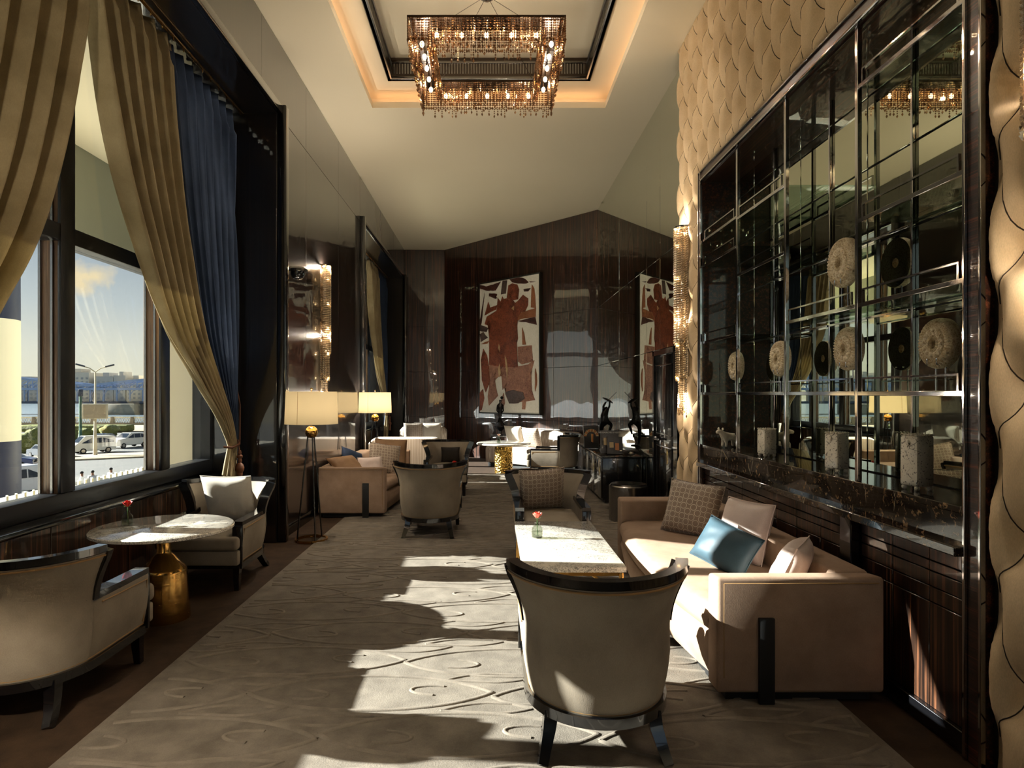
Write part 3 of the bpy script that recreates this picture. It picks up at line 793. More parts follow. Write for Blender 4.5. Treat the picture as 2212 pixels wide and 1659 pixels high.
for s in (-1, 1): sphere('ear', (s * .028, -.095, .175), .014, M['ceramic'], fg, 8, (1, .5, 1))

# ------------------------------------------------------------------ drapes
EDGE = [(4.6, 4.25), (4.16, 4.35), (3.39, 4.58), (2.8, 4.87), (2.17, 5.29), (1.725, 5.85), (1.37, 6.33), (1.08, 6.60)]
EDGE = [(-z, y) for z, y in EDGE]
EDGE2 = [(-z, y) for z, y in [(4.6, 4.21), (4.15, 4.25), (3.7, 4.17), (2.96, 3.97), (2.53, 3.80), (2.2, 3.60), (1.7, 3.2), (1.35, 2.55), (1.08, 1.95)]]
def drape(name, y_off, mirror, s0, s1, npl, mat, label, seed, group=None, cat='curtain', zmax=4.55):
    """one drape between fractions s0..s1 of the way from the free edge to the wall side"""
    rnd = random.Random(seed); ph = rnd.random() * 6
    NS = npl * 16; NZ = 70
    V = []; F = []
    for j in range(NZ + 1):
        z = lerp(zmax, 0.03, (j / NZ))
        if z > 1.08:
            ye = smooth_table(EDGE, -z) if not (mirror and y_off < 1) else 8.30 - smooth_table(EDGE2, -z); yo = 6.87
            g = 1 - min(1, max(0, (z - 1.08) / 3.0)); amp = lerp(0.07, 0.022, g ** 2); x0 = -2.72 + 0.05 * g
        else:
            k = (1.08 - z) / 1.05; b = math.sin(min(1, k * 1.6) * PI / 2)
            ye = (6.35 if mirror and y_off < 1 else 6.60) - 0.17 * b; yo = 6.87 + 0.02 * b; amp = lerp(0.02, 0.045, b); x0 = -2.67
        for i in range(NS + 1):
            s = lerp(s0, s1, i / NS)
            u = i / NS * npl
            wob = 0.25 * math.sin(1.3 * z + ph + s * 5)
            f = math.sin(2 * PI * (u + wob * 0.4)) + 0.35 * math.sin(4 * PI * u + ph + z)
            if z > 4.3: f = math.sin(2 * PI * u) * (1 - .3 * (z - 4.3) / .25)
            y = lerp(ye, yo, s) + 0.012 * math.sin(4 * PI * u + ph)
            x = x0 + amp * f + (-0.02 if s0 > 0.3 else 0.02)
            Y = y if not mirror else 8.30 - y
            V.append((x, Y + y_off, z))
    for j in range(NZ):
        for i in range(NS):
            q = j * (NS + 1) + i; F.append((q, q + 1, q + NS + 2, q + NS + 1))
    me = bpy.data.meshes.new(name); me.from_pydata(V, [], F); finish(me, True, None)
    o = link(name, me, mat); setp(o, label, cat, group)
    m = o.modifiers.new('cloth', 'SOLIDIFY'); m.thickness = 0.004
    return o
def mid(z): return 0
def tieback(yc, sgn, label):
    t = thing('curtain_tieback', label, 'tassel', (-2.62, yc, 1.08))
    tube('rope', [(-.13 + .0, sgn * .14, .02), (-.02, sgn * .10, .03), (.035, 0, .0), (-.0, -sgn * .09, -.03), (-.08, -sgn * .11, -.02)], .012, M['tass'], t)
    tube('rope', [(-.10, sgn * .19, .75), (-.02, sgn * .17, .4), (0.03, sgn * .03, 0.0)], .007, M['tass'], t, 6)
    tube('cord', [(.03, 0, 0), (.035, 0, -.06)], .007, M['tass'], t, 6)
    lathe('tassel_head', [(0, 0), (.012, -.002), (.02, -.03), (.014, -.045), (.03, -.06), (.03, -.075), (.018, -.085), (.022, -.12), (.016, -.13), (.036, -.15), (.046, -.18), (.042, -.21), (.028, -.235), (0, -.237)], M['tass'], t, 20, (.04, 0, -.06))
    tube('tassel_fringe', [(.04, 0, -.29), (.04, 0, -.42)], .03, M['tass'], t, 10)
M['tass'] = plain('brown_tassel', (104, 62, 38), 0.55)
for off, place in ((0.0, 'nearer window'), (9.9, 'far window')):
    nm = place
    drape('gold_drape', off, False, 0.0, 0.46, 6, M['gold'], 'gold drape swept back at the far side of the ' + nm, 1)
    drape('blue_drape', off, False, 0.45, 1.0, 8, M['blue'], 'slate blue drape hanging beside the gold one at the ' + nm, 2)
    if off < 1: drape('gold_drape', off, True, 0.0, 0.46, 6, M['gold'], 'gold drape at the near side of the ' + nm, 3)
    drape('blue_drape', off, True, 0.45 if off < 1 else 0.8, 1.0, 8 if off < 1 else 4, M['blue'], 'slate blue drape at the near side of the ' + nm, 4)
    rod = thing('curtain_rail', 'slim curtain rail at the top of the ' + nm, 'curtain rail', (-2.625, off + 4.2, HZ - .04))
    box('rail', (-.012, -2.66, -.012), (.012, 2.66, .012), M['brass'], rod, 0.003)
    for i in range(30): box('glider', (-.004, -2.6 + i * .179, -.04), (.004, -2.594 + i * .179, -.012), M['brass'], rod)
    tieback(off + 6.66, 1, 'brown rope tieback with a turned tassel at the ' + nm)

# ------------------------------------------------------------------ seating
def arc(w, ry, yc, th0, th1, n):
    return [(w * math.cos(lerp(th0, th1, i / n)), yc - ry * math.sin(lerp(th0, th1, i / n))) for i in range(n + 1)]
YC, YF = -0.06, 0.40
def u_path(w, ry, z, n=28, ins=0.0):
    w -= ins; ry -= ins
    p = [(w, lerp(YF, YC, i / 6)) for i in range(6)] + arc(w, ry, YC, 0, PI, n) + [(-w, lerp(YC, YF, (i + 1) / 6)) for i in range(6)]
    return [(a, b, z) for a, b in p]
def loft_shell(name, outer, inner, mat, parent):
    """closed shell between two stacks of paths"""
    rings = outer + inner[::-1]; m = len(rings); n = len(rings[0]); V = []; F = []
    for r in rings: V += r
    for q in range(m):
        r = (q + 1) % m
        for i in range(n - 1): F.append((q * n + i, q * n + i + 1, r * n + i + 1, r * n + i))
    F.append(tuple(q * n for q in range(m))); F.append(tuple(q * n + n - 1 for q in range(m)))[::-1] if False else F.append(tuple(q * n + n - 1 for q in range(m - 1, -1, -1)))
    return mk(name, V, F, mat, parent, True, 50)
TH0 = R(11)
BW = [(.20, .305), (.30, .33), (.42, .345), (.53, .343), (.62, .356), (.71, .388), (.79, .428)]
def back_path(z, ins=0.0, n=26):
    k = max(0, (z - .5) / .31)
    w = smooth_table(BW, z) - ins; ry = w + lerp(.03, .0, k) - (0 if ins == 0 else 0)
    return [(a, b, z + 0.012 * abs(math.cos(lerp(TH0, PI - TH0, i / n))) ** 2 * min(1, k)) for i, (a, b) in enumerate(arc(w, ry, YC, TH0, PI - TH0, n))]
WZ = [(.20, .305), (.30, .33), (.42, .345), (.55, .335)]
def armchair_parts(t):
    # lower tub
    zs = [.215, .27, .33, .40, .47, .53]
    def side(w, z, ins, s): return [(s * a, b, z) for a, b in [(w - ins, lerp(YF, YC, i / 8)) for i in range(8)] + arc(w - ins, w + .022 - ins, YC, 0, R(13), 3)]
    for s in (1, -1):
        loft_shell('side_panel', [side(smooth_table(BW, z) - .003, z, 0, s) for z in zs], [side(smooth_table(BW, z), z, .075, s) for z in zs], M['chair'], t)
    zs = [.215, .26, .31, .36, .42, .48, .54, .60, .66, .72, .76, .778]
    loft_shell('backrest', [back_path(z) for z in zs], [back_path(z, .075 - .02 * max(0, (z - .5) / .3)) for z in zs], M['chair'], t)
    # black show-wood
    sweep('top_rail', [(a, b, z + .012) for a, b, z in back_path(.788, .028)], rect(.056, .036), M['black'], t)
    for s in (1, -1):
        pts = []
        for i in range(8):
            z = lerp(.545, .805, i / 7); x, y, zz = back_path(z, .03)[0]
            pts.append((s * x, y + .012, z))
        sweep('wing_stile', pts, rect(.045, .075), M['black'], t, False, (1, 0, 0))
        x = .335 - .035
        sweep('arm_rail', [(s * x, YF + .01, .545), (s * x, .15, .545), (s * x, YC - .05, .55), (s * (x - .01), YC - .10, .565)], rect(.08, .035), M['black'], t)
        box('arm_post', (s * x - .04, YF, .20), (s * x + .04, YF + .022, .53), M['black'], t, 0.004)
        # welts
        xo = .338
        wp = [(s * (smooth_table(WZ, z) + .002), y, z) for y, z in ((YF - .02, .25), (YF - .02, .5), (.1, .505), (YC, .51))]
        tube('welt', wp, .005, M['welt'], t, 6)
    tube('welt', [(a * 1.004, b - .002, z) for a, b, z in back_path(.765, -.001)], .0055, M['welt'], t, 6)
    tube('welt', [(a, b, z) for a, b, z in u_path(.309, .339, .232)], .0055, M['welt'], t, 6)
    sweep('base_rail', u_path(.30, .33, .20), rect(.06, .045), M['black'], t)
    box('front_rail', (-.32, YF - .04, .178), (.32, YF + .02, .225), M['black'], t, 0.006)
    # seat
    bm = bmesh.new(); bbox(bm, (-.262, -.18, .215), (.262, YF + .02, .345), .02, 2); bmo('seat_base', bm, M['chair'], t)
    bm = bmesh.new(); bbox(bm, (-.262, -.20, .335), (.262, YF + .075, .445), .045, 4)
    bmesh.ops.subdivide_edges(bm, edges=[e_ for e_ in bm.edges if e_.calc_length() > .2], cuts=6, use_grid_fill=True)
    for v in bm.verts:
        if v.co.z > .40: v.co.z += .022 * (1 - (v.co.x / .27) ** 2) * max(0, 1 - ((v.co.y - .05) / .42) ** 2)
    bmo('seat_cushion', bm, M['chair'], t, True, 50)
    box('seat_cushion_front', (-.335, YF + .026, .342), (.335, YF + .105, .452), M['chair'], t, .035, 4)
    box('seat_base_front', (-.33, YF + .024, .222), (.33, YF + .085, .338), M['chair'], t, .015, 2)
    for s in (1, -1):
        sweep('leg', [(s * .285, YF - .02, .19), (s * .285, YF - .015, .1), (s * .29, YF - .01, 0)], rect(.05, .05), M['black'], t, False, (0, 1, 0), [1.1, .95, .75])
        sweep('leg', [(s * .225, -.27, .19), (s * .235, -.285, .12), (s * .255, -.325, .05), (s * .27, -.37, 0)], rect(.055, .055), M['black'], t, False, (0, 1, 0), [1.1, 1.0, .85, .75])
_proto = None
def copy_tree(o, parent=None):
    c = o.copy(); COL.objects.link(c); c.parent = parent
    for ch in o.children: copy_tree(ch, c)
    return c
def armchair(x, y, rz, label):
    global _proto
    if _proto is None:
        t = thing('armchair'); armchair_parts(t); _proto = t
    else: t = copy_tree(_proto)
    t.location = (x, y, 0.012 if -1.9 < x < 1.8 else 0); t.rotation_euler = (0, 0, R(rz))
    setp(t, label, 'armchair', 'taupe tub armchairs')
    return t
armchair(0.49, 3.13, 0, 'taupe tub armchair seen from behind, nearest the camera beside the beige sofa')
armchair(-2.38, 3.46, 0, 'taupe tub armchair cut by the picture edge, in front of the near window')
armchair(-2.35, 5.66, 180, 'armchair facing the camera beyond the round window table, ivory pillow on it')
armchair(0.56, 6.22, 180, 'armchair at the far end of the marble coffee table, circle patterned pillow on it')
armchair(-0.69, 7.46, 0, 'armchair seen from behind beside the brown sofa under the floor lamp')
armchair(-0.70, 10.43, 180, 'distant armchair facing the camera with a small dark pillow')
armchair(1.22, 12.28, 76, 'distant armchair in side view next to the gold drum table')

# pillows
def pillow(name, w, h, t, mat, label, loc, rot, cat='pillow', seed=1, group=None):
    n = 18; V = []; F = []
    def P(i, j, s):
        u = -1 + 2 * i / n; v = -1 + 2 * j / n
        ex = max(0.0, 1 - abs(u) ** 3.2); ey = max(0.0, 1 - abs(v) ** 3.2)
        z = s * t / 2 * (ex * ey) ** 0.5
        pin = 0.055
        x = u * w / 2 * (1 - pin * (1 - v * v) * abs(u)); y = v * h / 2 * (1 - pin * (1 - u * u) * abs(v))
        z += 0.010 * mnoise.noise((u * 2.2 + seed, v * 2.2, s)) * (ex * ey)
        return (x, y, z)
    idx = {}
    for s in (1, -1):
        for i in range(n + 1):
            for j in range(n + 1):
                edge = i in (0, n) or j in (0, n)
                if s == -1 and edge: idx[(s, i, j)] = idx[(1, i, j)]; continue
                idx[(s, i, j)] = len(V); V.append(P(i, j, s))
        for i in range(n):
            for j in range(n): F.append((idx[(s, i, j)], idx[(s, i + 1, j)], idx[(s, i + 1, j + 1)], idx[(s, i, j + 1)]))
    o = mk(name, V, F, mat, None, True, None); o.location = loc; o.rotation_euler = tuple(R(a) for a in rot)
    setp(o, label, cat, group)
    ring = [P(i, 0, 1) for i in range(n)] + [P(n, j, 1) for j in range(n)] + [P(n - i, n, 1) for i in range(n)] + [P(0, n - j, 1) for j in range(n)]
    tube('piping', ring, .004, mat, o, 5, True)
    return o
pillow('throw_pillow', .46, .46, .17, M['white_satin'], 'ivory satin pillow on the armchair by the near window', (-2.33, 5.78, .66), (70, 0, 176), seed=3)
pillow('throw_pillow', .45, .45, .15, M['circ'], 'circle patterned pillow on the armchair behind the coffee table', (.50, 6.36, .66), (70, 4, 186), seed=4)
pillow('throw_pillow', .30, .26, .12, M['char'], 'small charcoal pillow on the distant armchair', (-.66, 10.62, .60), (72, 0, 182), seed=5)

# beige sofas: local x runs along the length, local +y is the seat side
def sofa_parts(t, L, D=.88, H=.645):
    hl = L / 2
    bm = bmesh.new(); bbox(bm, (-hl + .13, -D / 2, .05), (hl - .13, -D / 2 + .20, H), .03, 4); bmo('backrest', bm, M['sofa'], t, True, 50)
    for s in (-1, 1):
        bm = bmesh.new(); x0, x1 = sorted((s * hl, s * (hl - .15))); bbox(bm, (x0, -D / 2, .05), (x1, D / 2 - .02, H), .02, 3)
        for v in bm.verts:
            if v.co.y > 0: v.co.y -= .05 * (H - v.co.z) / H * 0 + .0
            if abs(v.co.x) < hl - .05 and v.co.z > .5: v.co.z -= .012
        a = bmo('armrest', bm, M['sofa'], t, True, 50)
        tube('seam', [(s * (hl + .0), -D / 2 + .03, H - .03), (s * (hl + .0), D / 2 - .055, H - .03), (s * (hl + .0), D / 2 - .055, .13)], .003, M['welt'], a, 5)
        f = D / 2 - .02
        strip = box('end_strip', (s * hl - (.004 if s > 0 else .018), f - .29, 0), (s * hl + (.018 if s > 0 else .004), f - .21, .44), M['blackmat'], t, .004)
    # seat: bowed front
    n = 26; V = []; F = []
    prof = [(.06, -.02), (.14, .015), (.24, .035), (.30, .02), (.315, .0), (.33, .03), (.38, .045), (.425, .03), (.45, -.02), (.455, -.10)]
    for i in range(n + 1):
        x = lerp(-hl + .13, hl - .13, i / n); bow = .10 * (1 - (2 * i / n - 1) ** 2)
        for z, o in prof: V.append((x, D / 2 - .06 + bow + o, z))
        V.append((x, -D / 2 + .15, .455)); V.append((x, -D / 2 + .15, .06))
    m = len(prof) + 2
    for i in range(n):
        for q in range(m):
            r = (q + 1) % m; F.append((i * m + q, (i + 1) * m + q, (i + 1) * m + r, i * m + r))
    F.append(tuple(range(m))); F.append(tuple(n * m + q for q in range(m - 1, -1, -1)))
    mk('seat', V, F, M['sofa'], t, True, 60)
    box('plinth', (-hl + .05, -D / 2 + .05, 0), (hl - .05, D / 2 - .08, .06), M['blackmat'], t)
s1 = thing('sofa', 'beige velvet sofa with a bowed seat, along the display cabinet', 'sofa', (1.58, 4.63, 0.012), R(90)); sofa_parts(s1, 2.62)
s2 = thing('sofa', 'brown beige velvet sofa behind the nearer floor lamp, against the dark wall', 'sofa', (-1.77, 9.6, 0.012), R(-90)); sofa_parts(s2, 2.62)
pillow('throw_pillow', .46, .44, .16, M['circ'], 'large circle patterned pillow leaning in the far corner of the beige sofa', (1.64, 5.27, .665), (70, 4, -42), seed=6)
pillow('throw_pillow', .42, .42, .16, M['pink_satin'], 'blush satin pillow leaning on the back of the beige sofa', (1.74, 4.45, .66), (72, 0, -66), seed=7)
pillow('throw_pillow', .44, .30, .14, M['blue_satin'], 'teal blue satin lumbar pillow on the beige sofa', (1.53, 4.22, .60), (60, 12, -62), seed=8)
pillow('throw_pillow', .40, .34, .17, M['pink_satin'], 'pale satin pillow peeping over the near arm of the beige sofa', (1.72, 3.72, .60), (66, 0, -125), seed=9)
pillow('throw_pillow', .50, .40, .15, M['taupe_pil'], 'dark brown pillow lying at the near end of the brown sofa', (-1.90, 8.62, .62), (40, 0, 60), seed=10)
pillow('throw_pillow', .34, .34, .14, M['pink_satin'], 'small dusty pink pillow on the brown sofa', (-1.62, 8.80, .58), (62, 0, 30), seed=11)
pillow('throw_pillow', .46, .46, .15, M['circ'], 'taupe circle patterned pillow on the brown sofa', (-1.52, 9.25, .66), (70, 10, 24), seed=12)
pillow('throw_pillow', .48, .48, .16, M['taupe_pil'], 'caramel pillow standing behind the patterned one on the brown sofa', (-1.48, 9.62, .69), (72, 4, 18), seed=13)
pillow('throw_pillow', .40, .32, .13, M['blue'], 'navy pillow on the brown sofa', (-1.92, 9.0, .67), (66, 20, 55), seed=14)

# pale brocade sofas at the far end
def banquette(name, L, label, loc, rz, curve=0.0, H=.80, D=.85):
    t = thing(name, label, 'sofa', loc, R(rz)); n = 20
    def line(y, z, ends=0.0):
        return [(lerp(-L / 2, L / 2, i / n), y + curve * (2 * i / n - 1) ** 2, z) for i in range(n + 1)]
    def solid(nm, prof, mat):
        V = []; F = []; m = len(prof)
        for i in range(n + 1):
            x = lerp(-L / 2, L / 2, i / n); c = curve * (2 * i / n - 1) ** 2
            e = min(i, n - i) / n; drop = 0.10 * max(0, 1 - e / .12) ** 2
            for y, z in prof: V.append((x, y + c, z - (drop if z > .6 else 0)))
        for i in range(n):
            for q in range(m):
                r = (q + 1) % m; F.append((i * m + q, (i + 1) * m + q, (i + 1) * m + r, i * m + r))
        F.append(tuple(range(m))); F.append(tuple(n * m + q for q in range(m - 1, -1, -1)))
        return mk(nm, V, F, mat, t, True, 50)
    b = -D / 2
    solid('backrest', [(b, .08), (b - .03, .5), (b - .02, H - .03), (b + .02, H), (b + .14, H), (b + .19, H - .04), (b + .22, .4), (b + .22, .08)], M['circ_white'])
    solid('seat', [(b + .2, .1), (b + .2, .44), (D / 2 - .06, .45), (D / 2 - .01, .42), (D / 2, .36), (D / 2 - .01, .1)], M['circ_white'])
    solid('plinth', [(b + .05, 0), (b + .05, .1), (D / 2 - .08, .1), (D / 2 - .08, 0)], M['blackmat'])
    return t
banquette('brocade_sofa', 1.35, 'pale brocade sofa seen from behind, beyond the brown sofa', (-1.55, 12.25, 0), 0)
banquette('brocade_sofa', 1.15, 'pale brocade sofa facing the camera in the far left corner', (-1.66, 15.7, 0), 180)
banquette('curved_sofa', 2.1, 'curved pale brocade sofa in front of the slanted wall', (1.04, 13.85, 0), math.degrees(ang) + 180, .18)
pillow('throw_pillow', .46, .46, .15, M['circ_white'], 'patterned pillow on the far left brocade sofa', (-1.85, 15.5, .68), (72, 0, 185), seed=15)
pillow('throw_pillow', .46, .46, .15, M['white_satin'], 'white satin pillow on the far left brocade sofa', (-1.40, 15.5, .68), (72, 0, 175), seed=16)
pillow('throw_pillow', .46, .46, .16, M['white_satin'], 'white satin pillow at the end of the curved sofa', (.52, 14.12, .68), (70, 0, 140), seed=17)
pillow('throw_pillow', .46, .46, .16, M['circ'], 'patterned pillow leaning on the curved sofa', (.88, 13.78, .66), (70, 0, 134), seed=18)

# ------------------------------------------------------------------ tables and vases
rt = thing('bistro_table', 'round white marble table on a tapered brass base by the near window', 'table', (-2.33, 4.62, 0))
lathe('table_top', [(0, .625), (.455, .625), (.47, .632), (.47, .648), (.46, .655), (0, .655)], M['marble'], rt, 72)
lathe('pedestal', [(0, 0), (.175, 0), (.175, .015), (.152, .335), (.15, .35), (.142, .362), (.066, .45), (.054, .46), (.047, .475), (.045, .57), (.05, .60), (.0, .601)], M['brass'], rt, 48)
lathe('neck_cap', [(.0, .602), (.055, .602), (.06, .61), (.075, .625), (0, .6255)], M['brass'], rt, 32)
ct = thing('coffee_table', 'rectangular white marble coffee table with gold legs beside the beige sofa', 'table', (.54, 4.92, .012))
def coffee(t, w, l, h=.47):
    box('table_top', (-w / 2, -l / 2, h - .035), (w / 2, l / 2, h), M['marble'], t, .004)
    fr = .015
    sweep('apron', [(-w / 2 + .03, -l / 2 + .03, h - .05), (w / 2 - .03, -l / 2 + .03, h - .05), (w / 2 - .03, l / 2 - .03, h - .05), (-w / 2 + .03, l / 2 - .03, h - .05)], rect(.02, .028), M['brass'], t, True)
    for sx in (-1, 1):
        for sy in (-1, 1): box('leg', (sx * (w / 2 - .03) - .014, sy * (l / 2 - .03) - .014, 0), (sx * (w / 2 - .03) + .014, sy * (l / 2 - .03) + .014, h - .04), M['brass'], t, .002)
    for sx in (-1, 1):
        tube('brace', [(sx * (w / 2 - .03), -l / 2 + .04, h - .2), (sx * .05, -l / 2 + .3, h - .05)], .009, M['brass'], t, 6)
    box('stretcher', (-w / 2 + .04, -.012, h - .062), (w / 2 - .04, .012, h - .038), M['brass'], t)
coffee(ct, .67, 1.5)
ct2 = thing('coffee_table', 'marble coffee table between the two armchairs by the brown sofa', 'table', (-.72, 8.95, .012)); coffee(ct2, .6, 1.2)
dt = thing('drum_table', 'round marble table on a hammered gold drum at the far end', 'table', (.26, 13.05, 0))
lathe('table_top', [(0, .575), (.53, .575), (.545, .585), (.545, .605), (.53, .615), (0, .615)], M['marble'], dt, 64)
lathe('drum', [(0, 0), (.18, 0), (.18, .575), (0, .575)], M['hammer'], dt, 40)
st = thing('drum_stool', 'brushed steel drum stool next to the black sideboard', 'stool', (1.73, 8.15, 0.012))
lathe('drum', [(0, 0), (.235, 0), (.24, .008), (.24, .43), (.225, .445), (0, .445)], M['steel'], st, 48)
lathe('seat_pad', [(0, .445), (.215, .445), (.22, .45), (.215, .458), (0, .46)], M['black'], st, 40)

def rose_vase(loc, mat, label, sc=1.0, tall=1.0, lean=0.0):
    t = thing('bud_vase', label, 'vase', loc); t.scale = (sc, sc, sc)
    lathe('vase_body', [(0, .001), (.028, .001), (.033, .006), (.034, .04), (.03, .062), (.016, .078), (.013, .088), (.017, .094), (.014, .094), (.010, .088), (.013, .077), (.027, .061), (.031, .04), (.030, .008), (0, .006)], M['vase_glass'], t, 28)
    lathe('water', [(0, .008), (.028, .009), (.029, .04), (0, .0402)], M['vase_glass'], t, 20)
    r = thing('rose'); r.parent = t
    hz = .118 * tall
    tube('stem', [(.004, 0, .012), (0, .002, .06), (lean * .5, 0, hz)], .0022, M['leaf'], r, 6)
    for k in range(9):
        V = []; F = []; a0 = k * 2.4; rad = .011 + .0011 * k; n = 6
        for i in range(n + 1):
            for j in range(n + 1):
                a = a0 + lerp(-.95, .95, j / n); v = i / n
                rr = rad * (0.35 + 0.85 * math.sin(min(1, v * .85) * PI * .62)) + (0.006 * v * v if k > 5 else 0)
                V.append((lean + rr * math.cos(a), rr * math.sin(a), hz + v * (.040 - .0012 * k) * (1 - .16 * abs(j / n - .5) * 2)))
        for i in range(n):
            for j in range(n):
                q = i * (n + 1) + j; F.append((q, q + 1, q + n + 2, q + n + 1))
        mk('petal', V, F, mat, r, True, None)
    for k in range(3):
        a = k * 2.1
        c_, s_ = math.cos(a), math.sin(a)
        mk('leaf', [(lean, 0, hz - .004), (lean + .014 * c_ - .006 * s_, .014 * s_ + .006 * c_, hz + .004), (lean + .026 * c_, .026 * s_, hz + .002), (lean + .014 * c_ + .006 * s_, .014 * s_ - .006 * c_, hz + .004)], [(0, 1, 2, 3)], M['leaf'], r)
    return t
rose_vase((.42 - .06, 5.02, .482), M['rose'], 'glass bud vase with a pink rose on the coffee table', 1.3)
rose_vase((-2.60, 4.64, .655), M['red_rose'], 'glass bud vase with a red rose on the round table by the window', 1.15)
rose_vase((-.51, 9.05, .482), M['red_rose'], 'bud vase with a red rose on the farther coffee table', 1.15)
rose_vase((.16, 12.85, .615), M['white_rose'], 'bud vase with a pale pink rose on the gold drum table', 1.2)

# ------------------------------------------------------------------ floor lamps
def floor_lamp(x, y, label, watts):
    t = thing('floor_lamp', label, 'lamp', (x, y, 0.0))
    ring = [(.165 * math.cos(2 * PI * i / 40), .165 * math.sin(2 * PI * i / 40), .015) for i in range(40)]
    sweep('base_ring', ring, rect(.022, .028), M['brass'], t, True)
    for k in range(3):
        a = R(-60 + 120 * k)
        tube('leg', [(.155 * math.cos(a), .155 * math.sin(a), .02), (.04 * math.cos(a), .04 * math.sin(a), 1.13)], .0085, M['black'], t, 8)
    sphere('ball', (0, 0, 1.18), .068, M['brass'], t, 28)
    tube('stem', [(0, 0, 1.24), (0, 0, 1.64)], .008, M['brass'], t, 8)
    sh = lathe('lamp_shade', [(.285, 1.27), (.283, 1.272), (.27, 1.62), (.272, 1.62)], M['shade'], t, 56)
    tube('shade_seam', [(.287 * math.cos(R(-105)), .287 * math.sin(R(-105)), 1.272), (.274 * math.cos(R(-105)), .274 * math.sin(R(-105)), 1.618)], .002, M['welt'], sh, 5)
    for k in range(3):
        a = R(30 + 120 * k); tube('spider', [(0, 0, 1.615), (.27 * math.cos(a), .27 * math.sin(a), 1.615)], .003, M['brass'], sh, 5)
    sphere('finial', (0, 0, 1.65), .014, M['brass'], t, 10)
    bl = sphere('bulb', (0, 0, 1.40), .035, M['bulb'], t, 12)
    point_light('bulb_light', (0, 0, 1.46), watts * LAMP, (1.0, 0.88, 0.70), t, .05)
floor_lamp(-1.95, 7.05, 'tripod floor lamp with brass ball and cream drum shade, nearer one', 16)
floor_lamp(-1.99, 11.15, 'tripod floor lamp with cream shade beyond the black post', 46)

floor_lamp(-1.98, 1.72, 'added tripod floor lamp out of view, lighting the back of the window armchair', 60)  # extra lamp added out of view to brighten the left armchair

# ------------------------------------------------------------------ crystal strands
_strand = {}
def strand_mesh(nb, mat='crystal', pitch=.024, r=.0105, tip=True):
    key = (nb, mat, pitch, r, tip)
    if key in _strand: return _strand[key]
    V = []; F = []
    for b in range(nb):
        z = -b * pitch; hh = pitch * .5; k = r
        if tip and b == nb - 1: k = r * 1.25; hh = pitch * .95; z -= pitch * .4
        o = len(V); V += [(0, 0, z + hh), (k, 0, z), (0, k, z), (-k, 0, z), (0, -k, z), (0, 0, z - hh)]
        for i in range(4):
            j = (i + 1) % 4; F += [(o, o + 1 + i, o + 1 + j), (o + 5, o + 1 + j, o + 1 + i)]
    me = bpy.data.meshes.new('crystal_strand'); me.from_pydata(V, [], F); me.materials.append(M[mat]); me.update()
    _strand[key] = me; return me
def strands(parent, pts, budget=300, mat='crystal'):
    """pts: (x, y, z, beads); the first ones as parts, the rest joined"""
    for x, y, z, nb in pts[:budget]:
        o = link('crystal_strand', strand_mesh(nb, mat), None, parent); o.location = (x, y, z); o.rotation_euler = (0, 0, random.random() * 1.5)
    rest = pts[budget:]
    if rest:
        bm = bmesh.new()
        for x, y, z, nb in rest:
            tmp = strand_mesh(nb).copy(); tmp.transform(Matrix.Translation((x, y, z)) @ Matrix.Rotation(random.random() * 1.5, 4, 'Z')); bm.from_mesh(tmp); bpy.data.meshes.remove(tmp)
        me = bpy.data.meshes.new('crystal_curtain'); bm.to_mesh(me); bm.free(); me.materials.append(M['crystal'])
        setp(link('crystal_curtain', me, None, parent), kind='stuff')
M['smoke_metal'] = plain('bronze_frame', (46, 34, 24), 0.35, 0.8)

